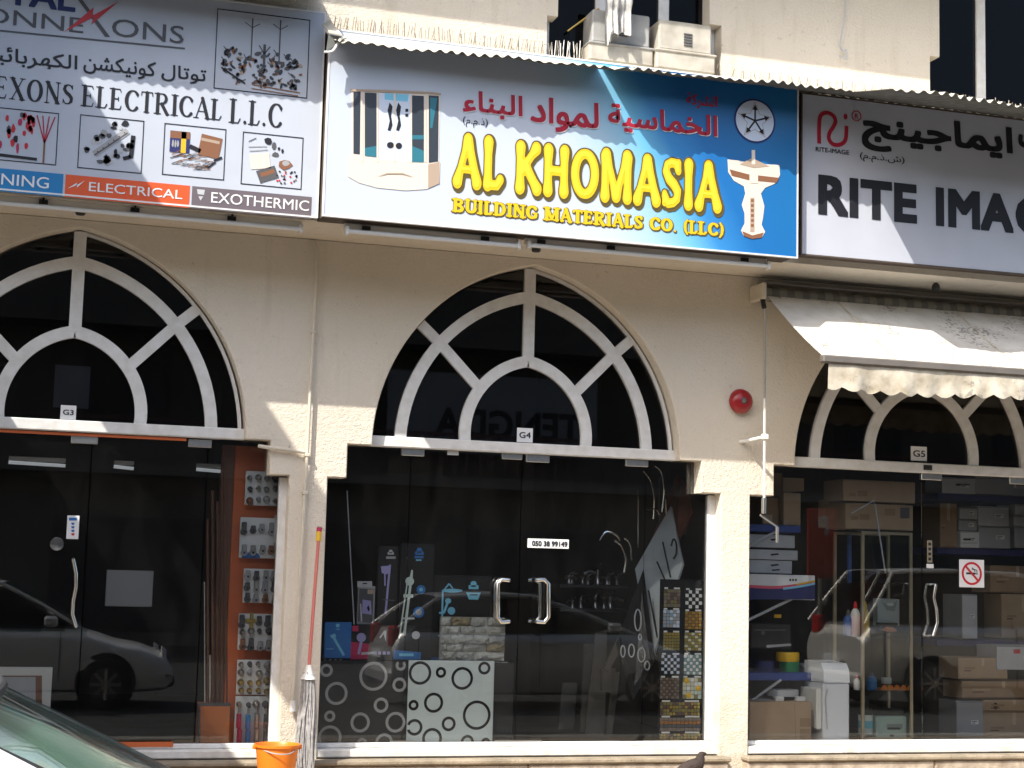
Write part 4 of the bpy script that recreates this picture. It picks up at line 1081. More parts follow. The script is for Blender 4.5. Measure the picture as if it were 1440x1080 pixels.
# ================================================================== CARS
def build_car(name, label, cat, fx, yc, paint, spec, group=None, sun_screen=False):
    """car heading +x; fx = front bumper, yc = centre line. spec lists heights above the road and distances behind the bumper"""
    L, Wd, H = spec['L'], spec['W'], spec['H']; hw = Wd/2
    t = thing(name, label, cat, (fx-L/2, yc, RZ), group)
    P = lambda d, y, z: (fx-d, yc+y, RZ+z)
    prof = spec['prof']      # (distance, bottom, shoulder height, top height, half width factor)
    rows = []
    ds = [p[0] for p in prof]
    def pr(d):
        for a, b in zip(prof[:-1], prof[1:]):
            if a[0] <= d <= b[0]:
                f = (d-a[0])/(b[0]-a[0]); f = f*f*(3-2*f) if spec.get('smooth', 1) else f
                return [a[k]+(b[k]-a[k])*f for k in range(1, 5)]
        return list(prof[-1][1:])
    N = 44
    for i in range(N+1):
        d = L*i/N; zb, zs, zt, wf = pr(d); w = hw*wf
        half = [(w*.80, zb), (w*.95, zb+.04), (w*.985, zb+.16), (w, (zb+zs)/2+.02), (w*.985, zs-.07), (w*.955, zs-.015), (w*.90, zs+(zt-zs)*.35), (w*.72, zs+(zt-zs)*.8), (w*.38, zt), (0, zt+.012)]
        sec = [(y, z) for y, z in half]+[(-y, z) for y, z in half[::-1][1:]]
        rows.append([P(d, y, z) for y, z in sec])
    mb = MB().grid(rows, paint); mb.face(rows[0], paint); mb.face(rows[-1][::-1], paint)
    body = mb.build('body', t, True)
    # cabin
    wb, wt, rt, rb = spec['cab']    # windscreen base, windscreen top, roof rear, rear glass base (distance, z)
    yb, yt = hw*.90, hw*.69
    def side(f, base, top): return base+(top-base)*f
    def winscr(A, B, name_, m, ni=8, bulge=.09):
        rows = []
        for i in range(ni+1):
            f = i/ni; r = []
            for j in range(11):
                s = -1+2*j/10; y = s*side(f, yb*.97, yt*.99)
                r.append(P(A[0]+(B[0]-A[0])*f-(bulge*(1-s*s) if B[0] > A[0] else -bulge*.5*(1-s*s)), y, A[1]+(B[1]-A[1])*f+.022*math.sin(math.pi*f)+.03*(1-s*s)*f))
            rows.append(r)
        MB().grid(rows if B[0] > A[0] else rows[::-1], m).grid([[(x-.004 if B[0] > A[0] else x+.004, y, z-.006) for x, y, z in r] for r in (rows[::-1] if B[0] > A[0] else rows)], m).build(name_, t, True)
        return rows
    ws = winscr(wb, wt, 'windscreen', 'car_glass'); rw = winscr(rb, rt, 'rear_window', 'dark_glass')
    roof = []
    for i in range(13):
        f = i/12; d = wt[0]+(rt[0]-wt[0])*f; r = []
        for j in range(13):
            s = -1+2*j/12; z = wt[1]+(rt[1]-wt[1])*f+.05*math.sin(math.pi*f)+.030*(1-s*s)-.035*max(0, abs(s)-.85)/.15
            r.append(P(d-(.09*(1-s*s))*(1-f)+.045*(1-s*s)*f, s*yt*(1.02+.03*math.sin(math.pi*f)), z+.004))
        roof.append(r)
    MB().grid(roof, paint).grid([[(x, y, z-.03) for x, y, z in r] for r in roof[::-1]], paint).build('roof', t, True)
    pil = MB(); seal = MB()
    for s in (-1, 1):
        pil.tube([P(wb[0]-.04, s*yb*.985, wb[1]-.03), P((wb[0]+wt[0])/2, s*(yb+yt)/2*1.0, (wb[1]+wt[1])/2+.02), P(wt[0], s*yt*1.01, wt[1]+.004), P(wt[0]+.12, s*yt*1.03, wt[1]+.02), P((wt[0]+rt[0])/2, s*yt*1.05, (wt[1]+rt[1])/2+.043), P(rt[0]-.1, s*yt*1.03, rt[1]+.012), P(rt[0], s*yt*1.01, rt[1]), P((rt[0]+rb[0])/2, s*(yt+yb)/2*1.01, (rt[1]+rb[1])/2+.02), P(rb[0]+.05, s*yb*.98, rb[1]-.03)], [.02, .018, .022, .030, .030, .028, .024, .024, .024], paint, 10)
        m = spec['mid']
        pil.tube([P(m, s*yb*1.0, wb[1]-.05), P(m+.08, s*yt*1.05, wt[1]+.01)], .03, 'trim', 8)
        seal.tube([P(wb[0]+.02, s*yb*.93, wb[1]+.012)]+[tuple(Vector(r[0 if s < 0 else -1])+Vector((.004, -s*.022, .012))) for r in ws], .009, 'rubber', 8)
    seal.tube([tuple(Vector(q)+Vector((-.006, 0, .008))) for q in ws[-1]], .010, 'rubber', 8)
    pil.build('pillars', t, True); seal.build('seal', t, True)
    for s in (-1, 1):
        m = spec['mid']; zb0 = wb[1]-.03
        for q in ([(wb[0]+.05, zb0), (m-.02, zb0), (m+.06, wt[1]-.01), (wt[0]+.06, wt[1]-.02)], [(m+.03, zb0), (rb[0]-.12, zb0), (rt[0]-.02, rt[1]-.02), (m+.1, wt[1]-.01)]):
            poly = [P(d, s*(side((z-zb0)/(wt[1]-zb0), yb*.99, yt*1.015)), z) for d, z in q]
            MB().slab(poly if s < 0 else poly[::-1], -.006, 'dark_glass').build('side_window', t)
    # wheels
    r = spec['wr']
    for d in spec['axles']:
        for s in (-1, 1):
            y = yc+s*(hw-.01)
            w = MB(); w.lathe([(r*1.14, -.0), (r*1.16, .02*1)], (fx-d, y+s*.004-(.02 if s > 0 else 0), RZ+r*1.06), 'trim', 26, 'y')
            w.build('wheel_arch', t)
            ty = MB().lathe([(r*.62, -.1), (r*.93, -.105), (r, -.07), (r, .07), (r*.93, .105), (r*.62, .1)], (fx-d, y-s*.075+s*.02, RZ+r), 'rubber', 30, 'y').build('tyre', t, True)
            rim = MB(); yy = y+s*.045
            rim.lathe([(r*.63, -.02), (r*.64, .0), (r*.6, .012)] if s > 0 else [(r*.6, -.012), (r*.64, 0), (r*.63, .02)], (fx-d, yy, RZ+r), 'grey_dark', 26, 'y')
            for k in range(8):
                a = k*math.pi/4; rim.tube([(fx-d+.05*math.cos(a), yy+s*.014, RZ+r+.05*math.sin(a)), (fx-d+r*.58*math.cos(a), yy+s*.016, RZ+r+r*.58*math.sin(a))], .02, 'steel', 6)
            rim.lathe([(.065, -.02), (.06, .022)] if s > 0 else [(.06, -.022), (.065, .02)], (fx-d, yy, RZ+r), 'steel', 14, 'y')
            rim.build('rim', ty, True)
    # lights, bumpers, mirrors, handles
    z1 = spec['lamp']
    for s in (-1, 1):
        MB().lathe([(.001, .05), (.09, .035), (.13, -.02)][::-1], P(.12, s*hw*.66, z1), 'lamp_clear', 16, 'x').build('headlight', t, True)
        MB().bbox(fx-L-.004, fx-L+.16, yc+s*hw*.62-.12, yc+s*hw*.62+.12, RZ+spec['tail']-.14, RZ+spec['tail']+.14, 'lamp_red', .03).build('tail_light', t)
        MB().bbox(fx-wb[0]-.42, fx-wb[0]-.26, yc+s*(hw+.0)-.02+s*.03, yc+s*(hw+.15), RZ+wb[1]+.0, RZ+wb[1]+.13, paint, .03).build('wing_mirror', t)
        for d in (spec['mid']-.12, spec['mid']+.85):
            MB().bbox(fx-d-.09, fx-d+.09, yc+s*(hw+.004)-.018, yc+s*(hw+.004)+.018, RZ+wb[1]-.17, RZ+wb[1]-.14, 'steel', .008).build('door_handle', t)
        for d in (wb[0]+.22, spec['mid'], rb[0]-.2): MB().box(fx-d-.004, fx-d+.004, yc+s*(hw*.985)-.008, yc+s*(hw*.985)+.012*s+.002, RZ+.32, RZ+wb[1]-.06, 'trim').build('door_gap', t)
    MB().bbox(fx-.10, fx+.03, yc-hw*.72, yc+hw*.72, RZ+.26, RZ+.40, 'trim', .03).build('bumper_grille', t)
    MB().bbox(fx-L-.05, fx-L+.10, yc-hw*.82, yc+hw*.82, RZ+.30, RZ+.50, paint, .05).build('rear_bumper', t)
    MB().box(fx-L-.056, fx-L-.051, yc-.26, yc+.26, RZ+.62, RZ+.73, 'white').build('number_plate', t)
    # inside
    dz = wb[1]
    inn_ = MB(); inn_.bbox(fx-wb[0]-.75, fx-wb[0]-.12, yc-yb*.9, yc+yb*.9, RZ+dz-.26, RZ+dz-.045, 'dash', .05)
    inn_.box(fx-rb[0]+.1, fx-wb[0]-.2, yc-yb*.92, yc+yb*.92, RZ+.3, RZ+.36, 'dash'); inn_.build('dashboard', t)
    for s in (-.4, .4):
        b = MB(); x = fx-wt[0]-.15
        b.bbox(x-.5, x, yc+s-.24, yc+s+.24, RZ+.36, RZ+.56, 'seat_cloth', .05); X = Matrix.Translation((x-.48, yc+s, RZ+.5)) @ Matrix.Rotation(-.3, 4, 'Y')
        b.bbox(-.1, .02, -.23, .23, 0, .56, 'seat_cloth', .05, X); b.bbox(-.08, .0, -.12, .12, .58, .74, 'seat_cloth', .03, X); b.build('seat', t)
    if sun_screen:
        sc_ = MB(); n0 = len(ws)-1
        rows = []
        for i in range(4, n0+1):
            rows.append([tuple(Vector(ws[i][j])+Vector((-.012, 0, -.03))) for j in range(0, 8)])
        sc_.grid(rows, 'sunshade').grid([[(a, b, c-.008) for a, b, c in r_] for r_ in rows[::-1]], 'sunshade'); sc_.build('sun_screen', t, label='pale green sheet lying against the inside of the windscreen')
        MB().tube([P(wb[0]+.02, -.1, wb[1]+.02), P(wb[0]+.12, .25, wb[1]+.05), P(wb[0]+.16, .6, wb[1]+.05)], .009, 'rubber', 6).build('wiper', t)
    return t
sedan = dict(L=4.4, W=1.70, H=1.43, wr=.305, axles=(.80, 3.42), lamp=.62, tail=.78, mid=2.25,
    prof=[(0, .30, .46, .52, .80), (.12, .22, .60, .68, .90), (.5, .20, .72, .78, .985), (1.15, .20, .86, .93, 1.), (2.2, .19, .89, .95, 1.), (3.4, .20, .91, .96, 1.), (3.95, .24, .90, .98, .97), (4.3, .30, .84, .93, .90), (4.4, .36, .66, .74, .84)],
    cab=((1.12, .97), (2.03, 1.45), (3.25, 1.43), (3.92, 1.0)))
build_car('parked_car', 'silver white saloon car parked at the kerb, its windscreen corner at the bottom left', 'car', -1.83, -8.80, 'paint_white', sedan, 'cars parked along the street', True)
hatch = dict(L=4.2, W=1.72, H=1.47, wr=.30, axles=(.78, 3.4), lamp=.64, tail=.9, mid=2.3,
    prof=[(0, .30, .48, .54, .80), (.12, .22, .64, .72, .90), (.5, .20, .78, .84, .985), (1.0, .20, .92, .98, 1.), (2.2, .19, .93, .98, 1.), (3.5, .20, .95, 1.0, 1.), (3.95, .25, .95, 1.02, .97), (4.15, .30, .9, 1.0, .92), (4.2, .36, .7, .8, .88)],
    cab=((.98, 1.0), (2.25, 1.42), (3.6, 1.40), (4.1, 1.04)))
build_car('parked_car', 'dark glazed silver hatchback parked between two cars, mirrored in the middle doors', 'car', 5.05, -8.75, 'paint_silver', hatch, 'cars parked along the street')
suv = dict(L=4.75, W=1.86, H=1.95, wr=.38, axles=(.9, 3.75), lamp=.82, tail=1.12, mid=2.4,
    prof=[(0, .42, .62, .7, .84), (.12, .34, .84, .92, .92), (.5, .30, .98, 1.04, .99), (1.3, .30, 1.1, 1.16, 1.), (2.4, .30, 1.12, 1.17, 1.), (3.8, .32, 1.13, 1.18, 1.), (4.4, .36, 1.12, 1.18, .98), (4.7, .42, 1.1, 1.16, .94), (4.75, .46, .9, 1.0, .90)],
    cab=((1.3, 1.2), (2.1, 1.88), (4.2, 1.88), (4.68, 1.2)))
build_car('parked_car', 'beige grey utility vehicle parked outside the right shop, seen mirrored in its glass', 'car', 12.15, -8.75, 'paint_beige', suv, 'cars parked along the street')

# ================================================================== ACROSS THE STREET (seen mirrored in the glass)
OY = -24.0
ob_ = thing('opposite_building', 'brown shaded building across the street with balconies and a shop sign', 'building', (4, OY, RZ))
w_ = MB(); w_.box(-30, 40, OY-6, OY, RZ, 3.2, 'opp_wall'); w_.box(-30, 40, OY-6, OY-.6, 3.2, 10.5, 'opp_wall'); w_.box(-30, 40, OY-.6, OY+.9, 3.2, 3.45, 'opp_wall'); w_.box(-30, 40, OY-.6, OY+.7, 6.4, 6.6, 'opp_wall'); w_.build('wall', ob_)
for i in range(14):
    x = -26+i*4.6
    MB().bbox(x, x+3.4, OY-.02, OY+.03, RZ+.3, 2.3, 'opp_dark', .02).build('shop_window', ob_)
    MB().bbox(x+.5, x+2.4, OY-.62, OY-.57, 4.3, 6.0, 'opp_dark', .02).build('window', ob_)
rl = MB()
for i in range(180):
    x = -22+i*.3; rl.box(x, x+.03, OY+.82, OY+.85, 3.45, 4.35, 'opp_rail')
rl.box(-22, 32, OY+.8, OY+.87, 4.35, 4.42, 'opp_rail'); rl.build('railing', ob_, kind='stuff')
def mir(u, v): p = at(u, v, -OY-.2); return p[0], p[2]
xL, zc = mir(640, 607); xR, _ = mir(818, 600)
t = thing('street_sign_board', 'large sign reading TENGDA on the building across the street', 'sign', ((xL+xR)/2, OY, 2.5))
xa = mir(560, 600)[0]; zb_, zt_ = mir(730, 620)[1], mir(730, 578)[1]
MB().bbox(xL-1.6, xR+.4, OY+.04, OY+.16, zb_-.35, zt_+.8, 'opp_sign', .01).build('panel', t)
lm = MB(); V, Pp = text_polys('TENGDA', .03)
xs = [p[0] for p in V]; ys = [p[1] for p in V]; k = len(lm.v); q = lm.mi('ink'); sc_ = (xR-xL+.5)/(max(xs)-min(xs))
for p in V: lm.v.append((xR-(p[0]-min(xs))*sc_, OY+.165, zb_+(p[1]-min(ys))/(max(ys)-min(ys))*(zt_-zb_)))
for f in Pp: lm.f.append([k+j for j in f]); lm.m.append(q)
lm.build('lettering', t)
# parking meter sign, mirrored in the right shop
px_ = at(1157, 712, 9.2); t = thing('parking_sign', 'dark red parking sign board with a grey letter P, across from the right shop', 'sign', (px_[0], -9.2, RZ))
MB().bbox(px_[0]-.23, px_[0]+.23, -9.25, -9.2, 1.35, 2.35, 'meter_red', .02).build('board', t); MB().tube([(px_[0], -9.28, RZ), (px_[0], -9.28, 2.3)], .035, 'steel', 10).build('post', t, True)
lm = MB(); V, Pp = text_polys('P', .03); xs = [p[0] for p in V]; ys = [p[1] for p in V]; k = len(lm.v); q = lm.mi('grey_light')
for p in V: lm.v.append((px_[0]+.09-(p[0]-min(xs))*.36, -9.195, 1.98+(p[1]-min(ys))*.36))
for f in Pp: lm.f.append([k+j for j in f]); lm.m.append(q)
lm.build('lettering', t)

# ================================================================== ADDED SHADE CASTERS, unseen left of the view: they throw the slanting shade
t = thing('shade_board', 'tall unseen board added left of the electrical shop to cast slanting shade', 'sign', (-4.59, UW, 4.2))  # unseen board, added for the slanting shade on the left sign and pillar
MB().bbox(-4.64, -4.54, -2.95, -.98, 4.29, 6.02, 'sign_white', .015).build('board', t)
for z in (4.6, 5.6): MB().tube([(-4.59, -1.0, z), (-4.59, UW, z)], .03, 'steel', 8).build('bracket', t, True)
t = thing('shade_screen', 'unseen grey canvas screen added to shade the left shopfront from the side', 'screen', (-4.6, -1.6, PZ))  # unseen screen, added to keep sun off the left shopfront
MB().bbox(-4.62, -4.58, -3.0, -.35, .3, 3.36, 'awning_cloth', .01).build('canvas', t)
for y in (-2.98, -.38): MB().tube([(-4.6, y, PZ), (-4.6, y, 3.4)], .025, 'steel', 8).build('post', t, True)

# ================================================================== GOODS IN THE WINDOWS
def ublock(u0, v0, u1, v1, y, d, m, b=.004, mb=None):
    x0, x1, z0, z1 = rect(u0, v0, u1, v1, y); return (mb or MB()).bbox(x0, x1, y, y+d, z0, z1, m, b)
def good(name, label, cat, u0, v0, u1, v1, y, d, m, group=None, b=.004, floor=None):
    """upright boxy thing; returns it for printed parts"""
    x0, x1, z0, z1 = rect(u0, v0, u1, v1, y)
    if floor is not None: z0 = floor
    return MB().bbox(x0, x1, y, y+d, z0, z1, m, b).solo(name, label, cat, ((x0+x1)/2, y+d/2, z0), group)
def prt(parent, polys, y, name='print', label=None):
    mb = MB()
    for k, (uv, m) in enumerate(polys): poly_print(mb, uv, y-.0012-.0006*k, m)
    return mb.build(name, parent, label=label)
def rc(u0, v0, u1, v1): return [(u0, v0), (u1, v0), (u1, v1), (u0, v1)]
def disc(u, v, r, rv=None, n=14): return [(u+r*math.cos(2*math.pi*i/n), v+(rv or r)*math.sin(2*math.pi*i/n)) for i in range(n)]
def line(u0, v0, u1, v1, w):
    d = Vector((u1-u0, v1-v0)).normalized(); n = Vector((-d.y, d.x))*w/2
    return [(u0+n.x, v0+n.y), (u1+n.x, v1+n.y), (u1-n.x, v1-n.y), (u0-n.x, v0-n.y)]
# ------------------------------------------------ left shop
x0, x1, z0, z1 = rect(322, 632, 400, 1050, .22)
lin = MB().bbox(x0, x1+.12, .24, .28, .0, 2.2, 'orange_panel', .005).solo('back_panel', 'tall orange panel behind the boards of metal fittings in the left shop', 'panel')
mb = MB(); x_, _, z_ = at(322, 800, .30); mb.bbox(x_-.10, x_, .24, .27, .0, 2.2, 'rod_brown', .004); mb.build('edge_trim', lin)
boards = [((345, 663, 393, 711), 'topmost of the five boards of metal fittings, holding small grey couplers'), ((337, 728, 388, 785), 'second board of metal fittings from the top, with long grey lugs'),
          ((342, 800, 391, 848), 'middle board of metal fittings, with paired dark lugs'), ((335, 863, 383, 914), 'fourth board of metal fittings, with a brass cross'),
          ((333, 928, 381, 977), 'fifth board of metal fittings, with rows of round knobs, partly in sunlight'), ((330, 979, 379, 1046), 'bottom board of metal fittings standing on the sill, with red and blue tools')]
for bi, (q, lab) in enumerate(boards):
    bo = good('display_board', lab, 'board', *q, .17, .018, 'paper', 'boards of metal fittings in the left shop')
    u0, v0, u1, v1 = q; nc = 4; nr = 3 if bi != 1 else 2; random.seed(40+bi)
    for i in range(nc):
        for j in range(nr+(1 if bi == 4 else 0)):
            nn = nr+(1 if bi == 4 else 0)
            u = u0+(u1-u0)*(i+.5)/nc+random.uniform(-1, 1); v = v0+(v1-v0)*(j+.5)/nn+random.uniform(-1.5, 1.5)
            p = at(u, v, .165); m = random.choice(['steel', 'grey_dark', 'grey', 'print_brown', 'grey_dark']); fb = MB()
            if bi == 3 and i == 1 and j == 0:
                fb.bbox(p[0]-.012, p[0]+.012, .14, .17, p[2]-.07, p[2]+.06, 'brass', .004); fb.bbox(p[0]-.05, p[0]+.05, .142, .168, p[2]-.012, p[2]+.014, 'brass', .004)
            elif bi in (1, 2) or (bi == 3 and j != 1):
                h = random.uniform(.03, .06); fb.bbox(p[0]-.018, p[0]+.018, .135, .17, p[2]-h*.5, p[2]+h*.7, m, .006); fb.lathe([(.024, -.03), (.026, 0)], (p[0], .17, p[2]-h*.6), m, 10, 'y'); fb.lathe([(.008, -.034), (.009, 0)], (p[0], .168, p[2]-h*.6), 'black', 8, 'y')
            elif bi == 5 and j > 0:
                m = ['crimson', 'band_blue', 'steel', 'grey_dark'][i]; fb.bbox(p[0]-.016, p[0]+.016, .11, .17, p[2]-.06, p[2]+.05, m, .006); fb.tube([(p[0], .14, p[2]+.05), (p[0], .14, p[2]+.09)], .01, 'steel', 8)
            else:
                r = random.uniform(.018, .03); fb.lathe([(r*.4, -.045), (r*.6, -.04), (r, -.02), (r*.9, 0)], (p[0], .17, p[2]), m if bi != 4 or j < 2 else 'brass', 12, 'y'); fb.bbox(p[0]-r*.3, p[0]+r*.9, .14, .165, p[2]-r*1.3, p[2]-r*.6, m, .003)
            fb.build('fitting', bo)
    if bi == 1: prt(bo, [(curve([(340, 782), (348, 777), (362, 778), (366, 784)], 3)+[(366, 785), (340, 785)], 'print_blue')], .17)
    if bi == 3: prt(bo, [([(338, 905), (342, 903), (348, 910), (345, 912)], 'green')], .17)
good('wall_switch_plate', 'small white plate overlapping the second board of fittings', 'plate', 386, 724, 394, 764, .13, .02, 'plastic_white')
ob2 = good('rod_box', 'open orange box by the left shop door holding upright rods', 'box', 280, 990, 323, 1047, .14, .20, 'orange_box', floor=-.01)
prt(ob2, [(rc(279, 988, 324, 993), 'grey_dark'), (rc(279, 990, 282, 1047), 'grey_dark')], .14, 'edge_band')
rods = [(292, 730, 294, 'rod_brown', .010), (299, 690, 301, 'rod_brown', .012), (306, 705, 307, 'rod_brown', .010), (313, 650, 313, 'rod_brown', .013), (318, 660, 320, 'rod_brown', .011), (288, 818, 290, 'chrome', .010), (296, 921, 297, 'chrome', .017), (305, 921, 305, 'chrome', .017), (315, 925, 314, 'chrome', .015)]
wd = ['first thin', 'second thin', 'third thin', 'tallest', 'last thin', 'short bright']
for i, (u, v, ub, m, r) in enumerate(rods):
    a, b_ = at(u, v, .2+.012*i), at(ub, 992, .2+.012*i)
    lab = ['brown rod nearest the left corner of the orange box', 'second brown rod from the left in the orange box', 'middle brown rod in the orange box', 'tallest brown rod in the orange box', 'brown rod nearest the orange back panel, in the orange box', 'thin shiny rod at the left corner of the orange box', 'thick shiny rod left of the other two in the orange box', 'middle one of the three thick shiny rods in the orange box', 'shiny rod nearest the orange back panel, in the orange box'][i]
    MB().tube([(b_[0], b_[1], b_[2]-.15), a], r, m, 8).solo('metal_rod', lab, 'rod', (b_[0], b_[1], b_[2]-.15), 'brown rods in the orange box' if m == 'rod_brown' else 'shiny rods in the orange box', True)
fp = good('picture_frame', 'white framed picture leaning low behind the left shop glass', 'picture', -30, 938, 72, 1012, .12, .03, 'plastic_white')
prt(fp, [(rc(-30, 950, 59, 1012), 'print_brown'), (rc(-24, 952, 50, 1012), 'grey_light')], .12, 'picture')
good('blank_screen', 'blank pale grey panel standing deep inside the left shop', 'panel', 149, 802, 215, 853, 1.0, .04, 'grey')
good('window_notice', 'grey paper notice taped behind the arched glass of the left shop', 'notice', 76, 514, 126, 574, .03, .004, 'grey_light')
st = good('door_sticker', 'tall white sticker with a column of red and blue marks on the left shop door', 'sticker', 94, 725, 111, 758, -.012, .003, 'white')
prt(st, [(rc(97, 728, 108, 732), 'print_blue')]+[([(100, 735+5*k), (105, 735+5*k), (104, 738+5*k), (101, 738+5*k)], 'print_blue' if k < 3 else 'red') for k in range(4)], -.012)
for (u0, v0, u1, v1, lab) in ((12, 650, 92, 655, 'longest lit strip lamp hanging inside the left shop'), (160, 656, 188, 659, 'short lit strip lamp deep inside the left shop'), (276, 660, 312, 663, 'lit strip lamp near the orange lining of the left shop')):
    a, b_ = at(u0, v0, 1.6), at(u1, v1, 1.6); t = thing('ceiling_tube_lamp', lab, 'lamp', ((a[0]+b_[0])/2, 1.6, a[2]), 'lit strip lamps in the left shop')
    MB().tube([a, b_], .014, 'tube_glow', 8).build('tube', t, True); MB().bbox(a[0], b_[0], 1.58, 1.62, a[2]+.016, a[2]+.05, 'plastic_white', .004).build('housing', t)
# ------------------------------------------------ middle shop: ring patterned panels
k_ = 5.143
pb = good('ring_panel', 'glossy black panel printed with pale grey rings in the middle shop window', 'panel', 447, 929, 574, 1049, .07, .018, 'panel_black', 'ring patterned panels')
mb = MB()
def ringp(mb, cx, cy, r, y, m, clip=None, w=.021):
    u, v = 440+cx/k_, 910+cy/k_; p = at(u, v, y); R_ = r/k_*abs(at(u+1, v, y)[0]-p[0])
    n = 36; pts = []
    for i in range(n):
        a0, a1 = 2*math.pi*i/n, 2*math.pi*(i+1)/n
        q = [(p[0]+rr*math.cos(a), p[2]+rr*math.sin(a)) for rr, a in ((R_-w/2, a0), (R_+w/2, a0), (R_+w/2, a1), (R_-w/2, a1))]
        if clip and any(not(clip[0] < x < clip[1] and clip[2] < z < clip[3]) for x, z in q): continue
        mb.face([(x, y, z) for x, z in q], m)
cb = rect(447, 929, 574, 1049, .07)
for c in ((98, 168, 36), (438, 210, 92), (635, 132, 27), (625, 272, 40), (170, 335, 71), (493, 420, 43), (122, 500, 30), (342, 545, 60), (597, 543, 62), (122, 655, 76), (355, 695, 27), (515, 690, 54)): ringp(mb, *c, .0685, 'ring_grey', cb)
mb.build('ring_print', pb)
pw = good('ring_panel', 'pale panel printed with dark rings in the middle shop window', 'panel', 573, 929, 694, 1056, .062, .018, 'panel_white', 'ring patterned panels', floor=.002)
mb = MB(); cb = rect(573, 929, 694, 1056, .062)
for c in ((775, 187, 72), (926, 183, 28), (1080, 226, 69), (1240, 152, 35), (728, 420, 27), (873, 402, 60), (1185, 492, 91), (735, 580, 48), (982, 555, 41), (862, 660, 62), (1117, 685, 38), (1250, 692, 25)): ringp(mb, *c, .0605, 'panel_black', cb)
mb.build('ring_print', pw)
nb = good('sample_board', 'narrow board of tile photos standing beside the pale ring panel', 'board', 695, 931, 713, 1048, .12, .02, 'pale_green', floor=.0)
prt(nb, [(rc(699, 934, 711, 944), 'paper'), ([(702, 962), (706, 948), (711, 946), (711, 964)], 'black'), (rc(698, 965, 710, 973), 'print_tan'), (rc(700, 974, 709, 980), 'print_brown'), (rc(698, 984, 711, 996), 'paper'), (rc(699, 999, 710, 1007), 'tile_cream'), (rc(697, 1011, 710, 1040), 'print_tan')], .12)
# packaged shower goods on a ledge behind the panels
MB().bbox(at(447, 1000, .2)[0], at(716, 1000, .2)[0], .10, .55, .0, at(580, 929, .1)[2]-.01, 'shop_dark', .004).solo('display_plinth', 'low dark display plinth behind the ring panels in the middle shop', 'plinth')
o_ = lambda pts: [(440+a/k_, 740+b/k_) for a, b in pts]
def sg(name, label, cat, u0, v0, u1, v1, y, d, m, g='packaged shower sets in the middle shop'): return good(name, label, cat, u0, v0, u1, v1, y, d, m, g)
t = sg('shower_box', 'flat blue box with a pale hand shower, leftmost in the middle shop window', 'box', 456, 875, 494, 926, .12, .05, 'print_blue')
prt(t, [(o_([(125, 790), (160, 775), (168, 800), (150, 815), (130, 805)]), 'print_sky'), (o_(line(150, 805, 225, 935, 18)), 'print_sky'), (o_(disc(180, 718, 14)), 'print_sky'), (o_(rc(165, 742, 196, 748)), 'print_sky'), (o_(rc(95, 885, 150, 890)), 'print_sky')]+[(o_(rc(84+38*i, 962, 92+38*i, 968)), 'white') for i in range(4)], .12)
t = sg('shower_box', 'red and black box with a lilac hand shower, next to the flat blue box', 'box', 494, 878, 553, 929, .13, .06, 'panel_black')
prt(t, [(o_([(275, 835), (410, 850), (400, 960), (270, 965)]), 'crimson'), (o_(rc(285, 720, 330, 760)), 'crimson'), (o_(disc(350, 805, 34)), 'print_lilac'), (o_(line(350, 838, 330, 925, 20)), 'print_lilac'), (o_([(480, 805), (515, 755), (532, 755), (528, 835), (512, 780), (490, 810)]), 'grey_light'), (o_(line(350, 922, 440, 915, 18)), 'grey_light')]+[(o_(rc(440+32*i, 905, 462+32*i, 928)), 'print_lilac') for i in range(4)], .13)
t = sg('blister_pack', 'clear hanging blister pack behind the red and black box', 'package', 503, 824, 527, 878, .17, .03, 'grey')
prt(t, [(o_(rc(322, 398, 428, 440)), 'grey_light'), (o_(rc(360, 410, 392, 418)), 'black'), (o_([(335, 450), (440, 455), (430, 700), (325, 690)]), 'ink_grey'), (o_([(360, 530), (420, 540), (425, 640), (355, 630)]), 'print_lilac'), (o_([(390, 590), (402, 570), (412, 600), (404, 620)]), 'panel_black'), (o_(line(345, 560, 352, 690, 10)), 'grey_light'), (o_(rc(395, 458, 438, 490)), 'print_tan')], .17)
t = sg('shower_box', 'slim black box with a lilac shower rail, left of the tallest shower box', 'box', 530, 768, 559, 928, .20, .04, 'black')
B8 = lambda cx, cy, s, m: [(o_(disc(cx, cy-s*.4, s*.62, s*.55)), m), (o_(rc(cx-s, cy-s*.1, cx+s, cy+s*.7)), m), (o_(rc(cx-s*.45, cy-.1*s, cx+s*.45, cy+.25*s)), 'black')]
prt(t, B8(563, 190, 22, 'grey_light')+[(o_(rc(530, 218, 598, 236)), 'grey'), (o_([(492, 290), (548, 285), (552, 335), (535, 348), (498, 340)]), 'print_lilac'), (o_(line(558, 278, 525, 632, 15)), 'print_lilac'), (o_(line(520, 340, 522, 430, 10)), 'print_lilac'), (o_(line(508, 530, 590, 538, 8)), 'ink_grey')], .20)
t = sg('shower_box', 'tallest black box with a pale shower rail and three blue discs', 'box', 562, 764, 609, 928, .14, .05, 'panel_black')
